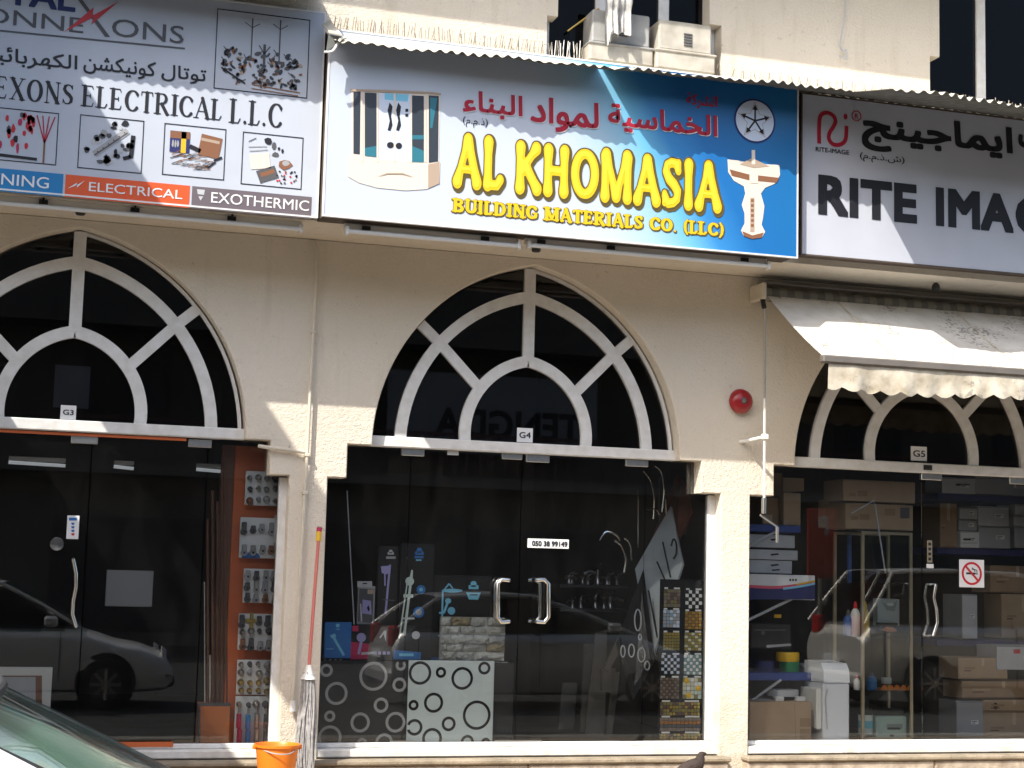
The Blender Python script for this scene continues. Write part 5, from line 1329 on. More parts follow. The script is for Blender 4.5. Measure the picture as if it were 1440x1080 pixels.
prt(t, B8(770, 185, 32, 'print_blue')+[(o_(rc(735, 215, 800, 232)), 'print_blue'), (o_(rc(745, 240, 785, 250)), 'print_sky'), (o_(disc(700, 398, 32)), 'pale_green'), (o_([(700, 370), (712, 315), (724, 318), (722, 372)]), 'pale_green'), (o_(line(706, 420, 660, 790, 18)), 'pale_green'), (o_(line(680, 420, 625, 812, 10)), 'pale_green'), (o_(rc(655, 492, 725, 516)), 'pale_green'), (o_(rc(645, 660, 735, 674)), 'grey_light'),
        (o_(disc(782, 458, 33)), 'print_blue'), (o_(disc(765, 622, 40)), 'print_blue'), (o_(disc(765, 622, 24)), 'grey'), (o_(disc(745, 788, 30)), 'grey_light'), (o_(disc(782, 458, 14)), 'print_sky'), (o_([(585, 895), (782, 912), (778, 965), (583, 962)]), 'print_blue'), (o_(rc(625, 920, 728, 940)), 'print_sky')], .14)
t = sg('shower_box', 'wide black box picturing a rain shower, behind the stone sample', 'box', 604, 809, 690, 928, .22, .05, 'panel_black')
cy_ = lambda pts: (o_(pts), 'print_sky')
prt(t, [cy_(line(940, 460, 926, 965, 13)), cy_(line(945, 465, 985, 415, 10)), cy_(line(985, 415, 1012, 450, 10)), cy_(disc(1008, 466, 76, 14)), cy_(disc(978, 540, 22, 20)), cy_(line(975, 550, 948, 625, 16)), cy_(rc(912, 620, 950, 634)), cy_(disc(1002, 612, 28)), cy_(line(905, 790, 930, 795, 10))]+B8(1162, 430, 36, 'print_sky')+[cy_([(1108, 478), (1214, 480), (1195, 532), (1128, 530)]), (o_(rc(1135, 492, 1190, 500)), 'black'), (o_(rc(810, 948, 915, 972)), 'print_blue')], .22)
# stone cladding sample: every stone its own piece
sx0, sx1, sz0, sz1 = rect(620, 868, 710, 929, .11)
t = thing('stone_sample', 'rough grey split stone cladding sample standing on the pale ring panel', 'stone sample', ((sx0+sx1)/2, .12, sz0))
MB().box(sx0, sx1, .13, .16, sz0, sz1, 'stone_b').build('backing', t); random.seed(5)
def stone(x0, x1, z0, z1, m, yf):
    nx, nz = 5, 3; rows = []
    for j in range(nz+1):
        r = []
        for i in range(nx+1):
            ex = i in (0, nx) or j in (0, nz)
            r.append((x0+(x1-x0)*i/nx+(0 if ex else random.uniform(-.008, .008)), yf+(.018 if ex else 0)+random.uniform(-.010, .010), z0+(z1-z0)*j/nz+(random.uniform(-.002, .002) if ex else random.uniform(-.006, .006))))
        rows.append(r)
    mb = MB().grid(rows, m); ring_ = [rows[0][i] for i in range(nx+1)]+[rows[j][nx] for j in range(1, nz+1)]+[rows[nz][i] for i in range(nx-1, -1, -1)]+[rows[j][0] for j in range(nz-1, 0, -1)]
    for a, b_ in zip(ring_, ring_[1:]+ring_[:1]): mb.face([a, (a[0], .135, a[2]), (b_[0], .135, b_[2]), b_], m)
    mb.build('stone', t)
rowsS = [(.0, .21, [0, .22, .52, 1]), (.21, .39, [0, .10, .36, .72, 1]), (.39, .60, [0, .14, .5, .74, 1]), (.60, .80, [0, .30, .52, 1]), (.80, 1., [0, .16, .45, .72, 1])]
for i, (a, b_, cs) in enumerate(rowsS):
    for j in range(len(cs)-1):
        m = 'stone_c' if (i, j) in ((4, 1), (1, 3)) else random.choice(['stone_a', 'stone_a', 'stone_b'])
        stone(sx0+(sx1-sx0)*cs[j]+.002, sx0+(sx1-sx0)*cs[j+1]-.002, sz0+(sz1-sz0)*a+.002, sz0+(sz1-sz0)*b_-.002, m, .09+random.uniform(-.012, .012))
a, b_ = at(488, 690, .12), at(498, 878, .12); MB().tube([b_, a], .0045, 'grey_light', 6).solo('thin_rod', 'thin pale rod leaning behind the left glass of the middle shop', 'rod', b_)
t = good('phone_sticker', 'white sticker with a black telephone number on the right hand door of the middle shop', 'sticker', 742, 758, 800, 771, -.012, .003, 'white')
mb = MB(); xs0, xs1, zs0, zs1 = rect(748, 761, 798, 768.5, -.0135); write(mb, '050 38 99149', xs0, xs1, zs0, zs1, -.0140, 'ink', .04); mb.build('lettering', t)
for u0, v0, u1, v1, lab in ((629, 634, 645, 640, 'small blank pale sticker under the arch of the middle shop'),): good('door_sticker', lab, 'sticker', u0, v0, u1, v1, -.012, .003, 'grey_light')
# mosaic sample board
z5 = lambda a, b_: (900+a/3.856, 800+b_/3.856)
mbd = good('mosaic_board', 'tall black board of small mosaic tile samples in the right window of the middle shop', 'board', 927.5, 815, 990, 1046, .055, .02, 'panel_black', floor=.05)
def mosaic(a0, b0, a1, b1, cols, nx, nz, pat='check', white=True):
    u0, v0 = z5(a0, b0); u1, v1 = z5(a1, b1); x0, x1, za, zb = rect(u0, v0, u1, v1, .05); mb = MB()
    mb.box(x0, x1, .0495, .0552, za, zb, 'black')
    for i in range(nx):
        for j in range(nz):
            m = cols[(i+j) % len(cols)] if pat == 'check' else random.choice(cols) if pat == 'mix' else cols[i % len(cols)] if pat == 'col' else cols[j % len(cols)]
            e1, e2 = (x1-x0)/nx, (zb-za)/nz; mb.bbox(x0+e1*i+.0015, x0+e1*(i+1)-.0015, .044, .0495, za+e2*j+.0015, za+e2*(j+1)-.0015, m, .0015)
    if white:
        for f0, f1 in ((.05, .25), (.62, .97)): mb.box(x0+(x1-x0)*f0, x0+(x1-x0)*f1, .048, .0525, zb+.001, zb+.014, 'paper')
    return mb.build('mosaic_sample', mbd)
L_, R_ = (128, 218), (245, 336)
random.seed(3)
mosaic(128, 110, 218, 208, ['tile_olive', 'tile_brown', 'tile_taupe'], 5, 5, 'mix'); mosaic(245, 115, 336, 215, ['black', 'white'], 5, 5)
mosaic(124, 222, 214, 318, ['tile_blue', 'print_bluewhite', 'grey'], 5, 5, 'mix'); mosaic(242, 230, 334, 328, ['tile_copper', 'tile_gold'], 5, 6, 'check')
mosaic(124, 345, 214, 442, ['tile_olive', 'tile_gold'], 6, 6, 'mix'); mosaic(240, 345, 333, 443, ['tile_gold', 'tile_cream', 'tile_olive'], 5, 6, 'check')
mosaic(114, 466, 214, 570, ['panel_black', 'print_bluewhite'], 6, 6); mosaic(236, 466, 333, 574, ['tile_aqua', 'white'], 6, 6)
mosaic(108, 590, 212, 705, ['tile_taupe', 'tile_brown'], 7, 7); mosaic(230, 590, 333, 705, ['tile_cream', 'white', 'pale_green', 'tile_olive'], 5, 5, 'mix')
mosaic(108, 722, 324, 795, ['tile_brown', 'tile_olive', 'tile_gold', 'tile_brown', 'tile_olive'], 13, 4, 'mix'); mosaic(106, 806, 328, 880, ['tile_taupe', 'grey_dark', 'tile_copper'], 10, 4, 'row'); mosaic(104, 892, 328, 936, ['tile_gold', 'tile_olive', 'tile_brown'], 12, 3, 'mix')
for a_, b_ in ((255, 606), (318, 648), (265, 686)):
    p = at(*z5(a_, b_), .04); MB().lathe([(.001, -.006), (.012, -.005), (.024, .003)], (p[0], .042, p[2]), 'tape_yellow', 12, 'y').build('flower_tile', mbd)
# leaning boards at the right of the middle shop
def leaning(name, label, cat, quad, th, m, extra=None):
    mb = MB().slab([at(*q) for q in quad], th, m); mb_ = mb
    o = mb.solo(name, label, cat)
    return o
leaning('leaning_board', 'dark red brown board leaning highest in the middle shop', 'board', [(959, 648, .95), (974, 722, .55), (948, 770, .5), (900, 800, 1.2)], .02, 'wood_brown')
leaning('leaning_board', 'thin board with a pale edge leaning behind the red brown board', 'board', [(966, 676, .98), (976, 716, .75), (962, 752, .7), (950, 700, 1.0)], .02, 'wood_grey')
lg = leaning('leaning_board', 'pale grey striped board leaning across the middle shop, with a round mark', 'board', [(943, 712, .70), (960, 793, .34), (916, 930, .28), (893, 800, .66)], .02, 'panel_grey')
mb = MB()
for pts in ([(932, 762, .5), (943, 812, .4)], [(924, 790, .5), (935, 815, .4)], [(912, 830, .42), (926, 905, .33)]):
    mb.tube([at(a_, b_, c_-.03) for a_, b_, c_ in pts], .007, 'black', 6)
mb.tube([at(a_, b_, .40) for a_, b_ in curve([(944, 768), (947, 758), (951, 764), (951, 778), (947, 786)], 4)], .008, 'black', 6); mb.build('groove', lg)
lb = leaning('leaning_board', 'black ring patterned board leaning at a slant behind the mosaic samples', 'board', [(905, 800, .5), (921, 930, .22), (890, 985, .22), (866, 905, .55)], .015, 'panel_black')
mb = MB()
for u, v, ru, rv in ((897, 872, 4.5, 15), (888, 915, 4, 9), (902, 921, 5, 10), (876, 916, 3, 8), (910, 936, 3.5, 6), (900, 896, 2, 4)):
    mb.tube([at(u+ru*math.cos(i*math.pi/8), v+rv*math.sin(i*math.pi/8), .20) for i in range(17)], .006, 'grey_light', 5, False)
mb.build('ring_print', lb)
leaning('timber_length', 'long pale timber length slanting across the middle shop door', 'timber', [(884, 868, .6), (893, 876, .6), (856, 945, .6), (850, 940, .6)], .03, 'wood_grey')
for i, (q, lab) in enumerate(((((822, 905, 1.2), (836, 905, 1.2), (828, 1030, 1.1), (816, 1030, 1.1)), 'upright grey board standing low in the middle shop'), (((838, 890, 1.0), (854, 885, 1.0), (850, 1040, .9), (822, 1036, .9)), 'wide grey board leaning low in the middle shop'), (((846, 940, .7), (866, 940, .7), (862, 975, .7), (846, 972, .7)), 'short dark grey block low in the middle shop'), (((864, 945, .9), (872, 945, .9), (860, 1040, .8), (850, 1040, .8)), 'thin plank leaning low in the middle shop'), (((792, 960, 1.4), (812, 960, 1.4), (806, 1035, 1.3), (784, 1035, 1.3)), 'low dim board at the back of the middle shop floor'))):
    leaning('stored_board', lab, 'board', list(q), .025, 'wood_grey')
# hoses and taps
hs = [([(921, 655), (930, 664), (934, 690), (931, 720), (936, 700), (938, 760)], .012), ([(905, 662), (915, 676), (920, 700), (919, 730)], .012), ([(927, 672), (927, 735)], .01), ([(910, 718), (922, 716), (928, 724)], .012), ([(897, 690), (897, 770)], .01), ([(843, 760), (852, 748), (866, 752), (872, 760)], .014), ([(864, 760), (874, 768), (880, 786), (878, 805)], .014), ([(878, 757), (886, 765), (888, 788)], .012)]
for i, (pts, r) in enumerate(hs):
    p = [at(u, v, .75) for u, v in curve(pts, 5)]; MB().tube(p, r*.75, 'chrome', 7).solo('shower_hose', ['bent chrome pipe hanging highest by the red brown board', 'chrome pipe with a bend left of the highest one', 'straight chrome pipe hanging below the top fitting', 'short hooked chrome pipe before the striped board', 'straight chrome pipe left of the striped board', 'big chrome arch over the row of taps', 'chrome pipe curling down from the big arch', 'small chrome bend right of the big arch'][i], 'hose', p[-1], 'chrome shower pipes', True)
tp = None; shz = at(820, 822, 1.1)[2]
MB().bbox(at(785, 822, 1.1)[0], at(880, 822, 1.1)[0], 1.05, 1.3, shz-.03, shz, 'shop_dark', .004).solo('tap_shelf', 'dark shelf of chrome taps inside the middle shop', 'shelf')
OR_ = ['first', 'second', 'third', 'fourth', 'fifth', 'sixth', 'seventh', 'eighth']
def tap(x, z, y=1.12, s=1.):
    t = thing('chrome_tap', 'first chrome tap from the left on the upper tap shelf', 'tap', (x, y, z), 'chrome taps on the shelf')
    MB().lathe([(.03*s, 0), (.022*s, .015*s), (.018*s, .07*s), (.022*s, .10*s)], (x, y, z), 'tap_metal', 12).build('base', t, True); MB().tube([(x, y, z+.07*s), (x-.03*s, y-.05*s, z+.09*s), (x-.05*s, y-.10*s, z+.07*s)], .012*s, 'tap_metal', 8).build('spout', t, True)
    MB().tube([(x, y, z+.10*s), (x+.015*s, y-.01, z+.12*s), (x+.06*s, y-.03*s, z+.14*s)], .008*s, 'tap_metal', 8).build('lever', t, True); return t
t0 = tap(at(800, 822, 1.12)[0], shz)
random.seed(21)
def vary(c): c.rotation_euler = (0, 0, random.uniform(-1.2, 1.5)); k = random.uniform(.55, 1.15); c.scale = (k, k, k*random.uniform(.7, 1.25))
for i in range(1, 8): vary(copy_thing(t0, (at(800+11*i+random.uniform(-4, 4), 822, 1.12)[0], 1.12+random.uniform(0, .12), shz), OR_[i]+' chrome tap from the left on the upper tap shelf'))
for i in range(5): vary(copy_thing(t0, (at(806+14*i+random.uniform(-5, 5), 860, 1.12)[0], 1.14, shz-.20), OR_[i]+' chrome tap from the left on the lower tap rack', 'chrome taps on the lower rack'))
vary(t0)
MB().bbox(at(785, 862, 1.1)[0], at(880, 862, 1.1)[0], 1.05, 1.3, shz-.23, shz-.20, 'shop_dark', .004).solo('tap_shelf', 'lower dark rack under the taps in the middle shop', 'shelf')
# ------------------------------------------------ right shop
def mk(u, v, w, h, n, y, par, m='ink'): prt(par, [(rc(u, v, u+w, v+h), m)], y)
for q, y, m, lab in (((1084, 665, 1100, 704), .62, 'cardboard_dark', 'tall dark carton at the top left of the right shop window'), ((1101, 672, 1131, 690), .7, 'cardboard_tape', 'long pinkish carton lying at the top of the right shop window'), ((1072, 700, 1095, 738), .48, 'cardboard_dark', 'dark carton at the left end of the upper blue shelf'), ((1102, 693, 1126, 739), .42, 'cardboard', 'upright light brown carton on the upper blue shelf')):
    c = good('carton', lab, 'box', *q, y, .3, m, 'cartons in the right shop')
    if 'left end' in lab: prt(c, [(rc(1074, 724, 1086, 736), 'cardboard_tape')], y)
good('blue_shelf', 'upper blue shelf at the left of the right shop window', 'shelf', 1046, 738, 1126, 748, .36, .45, 'shelf_blue', 'blue shelves')
wb_ = [((1046, 752, 1118, 770), 'topmost white box of the stack under the upper blue shelf'), ((1046, 773, 1122, 787), 'second white box of the stack under the upper blue shelf, sticking out'), ((1046, 788, 1114, 806), 'third white box of the stack, above the printed one')]
for i, (q, lab) in enumerate(wb_):
    c = good('white_box', lab, 'box', *q, .38, .4, 'grey_light', 'white boxes in the right shop'); prt(c, [([(1083, q[1]+6), (1094, q[1]+5), (1096, q[1]+7), (1085, q[1]+8.5)], 'ink')]+([([(1085, 801), (1096, 800), (1097, 802), (1086, 803)], 'ink')] if i == 2 else []), .38)
c = good('printed_box', 'large white and navy box with a red, yellow and blue swoosh', 'box', 1046, 808, 1146, 843, .26, .5, 'white'); pts = curve([(1046, 822), (1090, 824), (1120, 821), (1146, 816)], 6)
prt(c, [([(u, v+3) for u, v in pts]+[(1146, 843), (1046, 843)], 'navy'), ([(u, v) for u, v in pts]+[(u, v+4) for u, v in pts[::-1]], 'pink'), ([(u, v-.4) for u, v in pts[12:]]+[(u, v+2) for u, v in pts[12:][::-1]], 'tape_yellow'), ([(u, v+3) for u, v in pts[8:]]+[(u, v+6) for u, v in pts[8:][::-1]], 'print_sky')]+[(rc(1110+4*i, 814, 1112.5+4*i, 817), 'ink') for i in range(3)], .26)
def strut(label, a, b_): MB().tube([at(*a), at(*b_)], .012, 'grey_light', 8).solo('shelf_strut', label, 'strut', None, 'slanting shelf struts')
strut('slanting grey strut under the printed swoosh box', (1052, 872, .3), (1116, 841, .3)); strut('slanting grey strut under the lower blue shelf', (1058, 985, .3), (1098, 956, .3)); strut('faint slanting strut under the upper blue shelf', (1050, 770, .34), (1090, 748, .34))
c = good('printer', 'black printer on the middle rack of the right shop', 'printer', 1056, 878, 1112, 912, .45, .35, 'trim'); prt(c, [([(1078, 907), (1112, 905), (1113, 908), (1078, 911)], 'grey_light'), (rc(1060, 885, 1105, 887), 'grey_dark'), (disc(1073, 890, 3), 'grey_dark')], .45); 
good('yellow_label', 'tiny yellow label above the black printer', 'label', 1089, 864, 1099, 869, .44, .01, 'tape_yellow')
good('blue_shelf', 'lower blue shelf carrying the yellow and green tape rolls', 'shelf', 1046, 946, 1160, 957, .30, .5, 'shelf_blue', 'blue shelves')
def roll(label, u0, v0, u1, v1, y, m):
    x0, x1, z0, z1 = rect(u0, v0, u1, v1, y); r = (x1-x0)/2
    return MB().lathe([(r*.5, 0), (r*.97, 0), (r, .008), (r, z1-z0-.008), (r*.97, z1-z0), (r*.5, z1-z0)], ((x0+x1)/2, y+r, z0), m, 24).solo('tape_roll', label, 'roll', ((x0+x1)/2, y+r, z0), 'rolls on the lower blue shelf', True)
roll('yellow tape roll stacked on the green one', 1100, 918, 1130, 931, .36, 'tape_yellow'); roll('green tape roll under the yellow one', 1104, 931, 1129, 946, .36, 'green'); roll('dark blue tape roll left of the green one', 1068, 930, 1094, 946, .40, 'navy')
c = good('carton', 'big brown carton on the floor of the right shop window', 'box', 1054, 987, 1141, 1049, .10, .4, 'cardboard', 'cartons in the right shop', floor=-.005); prt(c, [([(1117, 987), (1119, 1049), (1119.8, 1049), (1117.8, 987)], 'cardboard_dark'), (rc(1125, 1010, 1140, 1022), 'cardboard_dark'), (rc(1125, 1025, 1140, 1044), 'cardboard_dark')], .10)
x0, x1, z0, z1 = rect(1090, 971, 1131, 980, .22); r = (x1-x0)/2
MB().lathe([(r*.6, 0), (r, .0), (r, z1-z0), (r*.6, z1-z0)], ((x0+x1)/2, .22+r, z0), 'grey_light', 24).solo('cable_coil', 'flat grey coil lying on top of the big carton', 'coil', None, None, True)
c = MB(); p = at(1075, 981, .3); c.lathe([(.05, 0), (.085, .0), (.085, .018), (.05, .018)], (p[0]-.02, .32, p[2]-.03), 'grey', 20); c.solo('steel_hoop', 'grey ring lid beside the flat coil on the big carton', 'lid', None, None, True)
for u, lab in ((1097, 'small white fitting under the left of the flat coil'), (1127, 'small white fitting under the right of the flat coil')): good('white_fitting', lab, 'fitting', u-6, 980, u+6, 987, .2, .06, 'plastic_white', 'white fittings on the big carton')
# tall white cabinet machine
x0, x1, z0, z1 = rect(1158, 933, 1195, 1049, .08); z0 = -.005
t = thing('white_machine', 'tall white machine with a sloped head standing at the sunny glass of the right shop', 'machine', ((x0+x1)/2, .2, z0))
zh = at(1175, 960, .08)[2]
MB().bbox(x0, x1, .08, .42, z0, zh-.004, 'machine_white', .012).build('body', t)
hd = MB(); xs_ = (x0+.002, x1-.004); prof = [(.075, zh), (.42, zh), (.42, z1+.01), (.13, z1), (.085, zh+.10)]
for xx, rv in ((xs_[0], 1), (xs_[1], -1)): hd.face([(xx, y, z) for y, z in prof][::rv], 'machine_white')
for i in range(5): a_, b_ = prof[i], prof[(i+1) % 5]; hd.face([(xs_[0], *a_), (xs_[1], *a_), (xs_[1], *b_), (xs_[0], *b_)], 'machine_white')
hd.build('head', t); MB().bbox(x0-.05, x0-.002, .10, .40, z0+.10, zh-.05, 'plastic_white', .01).build('side_cover', t)
MB().tube([(x0+.03, .07, zh-.05), (x0+.01, .068, .35), (x0+.03, .07, .1)], .005, 'grey_light', 6).build('cord', t)
c = good('grey_box', 'grey box in shade behind the white machine', 'box', 1128, 935, 1160, 1049, .5, .3, 'grey', floor=-.005)
# glass display cabinet with its goods
cx0, cx1 = at(1213, 900, .18)[0], at(1281, 900, .18)[0]; cz1 = at(1245, 748, .18)[2]; cb0, cb1 = .18, .55
t = thing('glass_cabinet', 'tall glass display cabinet with slim gold posts in the right shop window', 'cabinet', ((cx0+cx1)/2, (cb0+cb1)/2, -.005))
for x, y in ((cx0, cb0), (cx1, cb0), (cx0-.06, cb1), (cx1, cb1)): MB().bbox(x-.013, x+.013, y-.013, y+.013, -.005, cz1, 'gold_frame', .003).build('post', t)
for z, n in ((cz1, 'top_frame'), (.02, 'bottom_frame')):
    f = MB(); f.bbox(cx0-.013, cx1+.013, cb0-.012, cb0+.012, z-.025, z, 'gold_frame', .003).bbox(cx0-.06, cx1+.013, cb1-.012, cb1+.012, z-.025, z, 'gold_frame', .003); f.build(n, t)
MB().box(cx0-.05, cx1, cb0, cb1, cz1+.001, cz1+.012, 'trim').build('top', t); MB().box(cx0-.05, cx1, cb0, cb1, -.004, .0, 'trim').build('floor_board', t)
shv = [at(1245, v, .2)[2] for v in (819, 896, 971)]
for z in shv: MB().box(cx0-.04, cx1-.014, cb0+.014, cb1-.014, z-.009, z, 'clear_glass').build('glass_shelf', t)
MB().box(cx0+.014, cx1-.014, cb0-.004, cb0+.002, .03, cz1-.03, 'clear_glass').build('glass_front', t)
def bottle(label, u0, v0, u1, v1, y, m, cap, z=None, lab=None):
    x0, x1, z0, z1 = rect(u0, v0, u1, v1, y); z0 = z if z is not None else z0; r = (x1-x0)/2; h = z1-z0; c = ((x0+x1)/2, y+r, z0)
    t = thing('bottle', label, 'bottle', c, 'bottles in the glass cabinet')
    MB().lathe([(r*.9, 0), (r, .01), (r, h*.62), (r*.8, h*.72), (r*.4, h*.80)], c, m, 16).build('body', t, True); MB().lathe([(r*.45, h*.80), (r*.42, h*.9), (r*.2, h)], c, cap, 12).build('cap', t, True)
    if lab: MB().lathe([(r*1.02, h*.12), (r*1.02, h*.55)], c, lab, 16).lathe([(r*1.03, h*.25), (r*1.03, h*.42)], c, 'print_sky', 16).build('label_band', t, True)
bottle('dark blue bottle at the left of the glass cabinet', 1190, 858, 1203, 894, .3, 'tape_blue', 'grey_dark', shv[1]); bottle('pinkish bottle with a red cap in the glass cabinet', 1200, 846, 1212, 894, .27, 'plastic_white', 'red', shv[1])
bottle('yellow bottle beside the gold post of the glass cabinet', 1214, 846, 1225, 894, .24, 'tape_yellow', 'tape_yellow', shv[1]); bottle('white and pink bottle on the lower glass shelf', 1203, 950, 1211, 970, .25, 'plastic_white', 'pink', shv[2]); bottle('blue bottle on the lower glass shelf by the orange tray', 1223, 946, 1236, 970, .25, 'print_blue', 'navy', shv[2])
bottle('large black bottle with a white and blue label at the cabinet foot', 1213, 978, 1231, 1047, .22, 'trim', 'trim', .0, 'white')
c = good('grey_bag', 'crumpled pale grey bag on the middle glass shelf', 'bag', 1234, 842, 1265, 880, .36, .08, 'grey_light'); prt(c, [([(1240, 846), (1252, 852), (1262, 844), (1258, 860), (1246, 858)], 'grey'), (disc(1252, 850, 5, 2), 'white')], .36)
c = good('black_parts_tray', 'small black tray with orange parts in front of the grey bag', 'tray', 1238, 876, 1263, 890, .26, .08, 'trim'); prt(c, [([(1240, 886), (1246, 881), (1258, 883), (1262, 888), (1250, 889)], 'orange_box')], .26)
tr = MB(); p0, p1 = at(1237, 971, .26), at(1277, 971, .26); n = 18
for i in range(n):
    f0, f1 = i/n, (i+1)/n; hh = lambda f: .018+.028*abs(math.sin(f*math.pi*4.5))
    xa, xb = p0[0]+(p1[0]-p0[0])*f0, p0[0]+(p1[0]-p0[0])*f1
    tr.slab([(xa, .24, shv[2]), (xb, .24, shv[2]), (xb, .23, shv[2]+hh(f1)), (xa, .23, shv[2]+hh(f0))], -.006, 'bucket_orange')
tr.bbox(p0[0], p1[0], .24, .36, shv[2]+.001, shv[2]+.012, 'bucket_orange', .003); tr.solo('orange_tray', 'orange crown edged tray on the lower glass shelf', 'tray')
good('grey_cup', 'small grey cup standing in the orange tray', 'cup', 1243, 953, 1254, 962, .3, .05, 'grey_light')
c = good('toner_box', 'pale green box with a black lid at the foot of the glass cabinet', 'box', 1233, 1007, 1276, 1047, .23, .22, 'pale_green', b=.015, floor=.0); prt(c, [(rc(1247, 1018, 1269, 1025), 'grey'), (rc(1248, 1023, 1266, 1026), 'ink'), (rc(1251, 1033, 1257, 1036), 'ink_grey')], .23)
ublock(1231, 998, 1271, 1006, .24, .2, 'trim', .01).build('lid', c); 
good('blue_tube', 'upright dark blue tube at the left of the glass cabinet', 'tube', 1193, 752, 1198, 820, .5, .03, 'tape_blue')
for q, y, lab in (((1186, 676, 1287, 706), .2, 'upper long brown carton on the glass cabinet'), ((1189, 709, 1284, 745), .2, 'lower long brown carton standing on the glass cabinet')):
    c = good('carton', lab, 'box', *q, y, .35, 'cardboard', 'cartons in the right shop')
    u0, v0, u1, v1 = q; prt(c, [(rc(u0+20, v0+14, u0+34, v0+22), 'cardboard_dark'), (rc(u0+8, v0+17, u0+18, v0+22), 'cardboard_dark')]+([(rc(u0+55, v0+6, u0+70, v0+16), 'cardboard_dark'), (rc(u0+77, v0+5, u0+90, v0+20), 'grey_dark')] if v0 > 700 else []), y)
good('carton', 'small orange brown carton left of the two long cartons', 'box', 1166, 703, 1184, 742, .5, .2, 'cardboard_tape', 'cartons in the right shop')
# bent rod and red cloth
p = [at(u, v, .1) for u, v in ((1197, 722), (1229, 704), (1231, 712), (1245, 806))]; MB().tube(p, .0065, 'grey_light', 8).solo('bent_rod', 'thin bent pale rod shaped like a seven in the right shop window', 'rod', p[-1], None, True)
# right side racks
for v, lab in ((697, 'top dark blue shelf of the right shop'), (772, 'second dark blue shelf of the right shop'), (900, 'third dark blue shelf of the right shop')): good('rack_shelf', lab, 'shelf', 1318, v, 1480, v+9, .9, .5, 'navy', 'dark blue shelves on the right')
rb = [((1326, 672, 1372, 694), 'grey_light', 'rounded pale box on the top shelf of the right shop'), ((1374, 672, 1470, 696), 'grey', 'long grey box on the top shelf of the right shop'), ((1322, 708, 1346, 770), 'cardboard_dark', 'brown carton at the left of the second shelf'), ((1348, 714, 1374, 730), 'grey_light', 'small pale box on top of the short stack on the second shelf'), ((1348, 731, 1374, 746), 'grey', 'small grey box in the middle of the short stack on the second shelf'), ((1350, 747, 1377, 770), 'paper', 'white labelled box at the bottom of the short stack on the second shelf'),
      ((1376, 712, 1419, 740), 'grey_light', 'wide pale box on top of the wide stack on the second shelf'), ((1377, 741, 1421, 771), 'grey', 'wide grey box at the bottom of the wide stack on the second shelf'), ((1428, 710, 1470, 724), 'grey_light', 'pale box at the top of the rightmost stack'), ((1426, 725, 1470, 740), 'grey_light', 'pale box in the middle of the rightmost stack'), ((1428, 741, 1470, 771), 'grey', 'grey box at the bottom of the rightmost stack'),
      ((1392, 796, 1470, 834), 'cardboard_dark', 'dark carton under the second shelf'), ((1410, 836, 1470, 898), 'cardboard', 'brown carton on the third shelf'), ((1352, 836, 1374, 898), 'grey_light', 'narrow pale box on the third shelf'), ((1400, 908, 1470, 942), 'grey_light', 'pale box with a red mark below the third shelf'), ((1346, 925, 1417, 955), 'cardboard', 'wide open carton below the third shelf'),
      ((1352, 958, 1470, 982), 'cardboard_dark', 'flat carton under the open one'), ((1384, 984, 1470, 1001), 'cardboard', 'carton printed with a black mark near the floor'), ((1384, 1002, 1470, 1046), 'cardboard', 'lowest brown carton on the floor at the right'), ((1346, 986, 1383, 1046), 'grey', 'grey box on the floor left of the lowest carton')]
for i, (q, m, lab) in enumerate(rb):
    y = .55 if q[1] > 905 else .85; u0, v0, u1, v1 = q; c = good('stock_box', lab, 'box', *q, y, .3, m, 'stock boxes on the right')
    um, vm, w_u, h_v = (u0+u1)/2, (v0+v1)/2, u1-u0, v1-v0; random.seed(i+90)
    if m.startswith('cardboard'): prt(c, [([(um-2.2, v0), (um+2.2, v0), (um+2.2, v0+h_v*.4), (um-2.2, v0+h_v*.38)], 'cardboard_tape'), (rc(u0+w_u*.12, vm-2, u0+w_u*.34, vm+1), 'cardboard_dark' if m == 'cardboard' else 'cardboard'), (rc(u0+w_u*.12, vm+2.5, u0+w_u*.26, vm+4), 'rod_brown'), (line(u0+2, v1-1.5, u1-3, v1-1.2, .7), 'rod_brown')], y)
    elif h_v > 12: prt(c, [(rc(u0+w_u*.55, vm-3, u0+w_u*.82, vm+2.5), 'paper'), (rc(u0+w_u*.58, vm-1.8, u0+w_u*.76, vm-.6), 'ink_grey'), (rc(u0+w_u*.58, vm+.4, u0+w_u*.7, vm+1.4), 'ink_grey'), (line(u0+1, v0+1.2, u1-1, v0+1.2, .7), 'grey_dark')], y)
    c.rotation_euler = (0, 0, random.uniform(-.05, .05))
    if 'labelled' in lab: prt(c, [(rc(1354, 757, 1366, 760), 'ink'), (rc(1352, 763, 1374, 764), 'grey')], y)
    if 'black mark' in lab: prt(c, [(disc(1401, 993, 3, 5), 'ink')], y)
    if 'red mark' in lab: prt(c, [(rc(1424, 913, 1434, 919), 'red')], y)
    if 'rounded' in lab: prt(c, [(rc(1345, 680, 1364, 683), 'ink')], y)
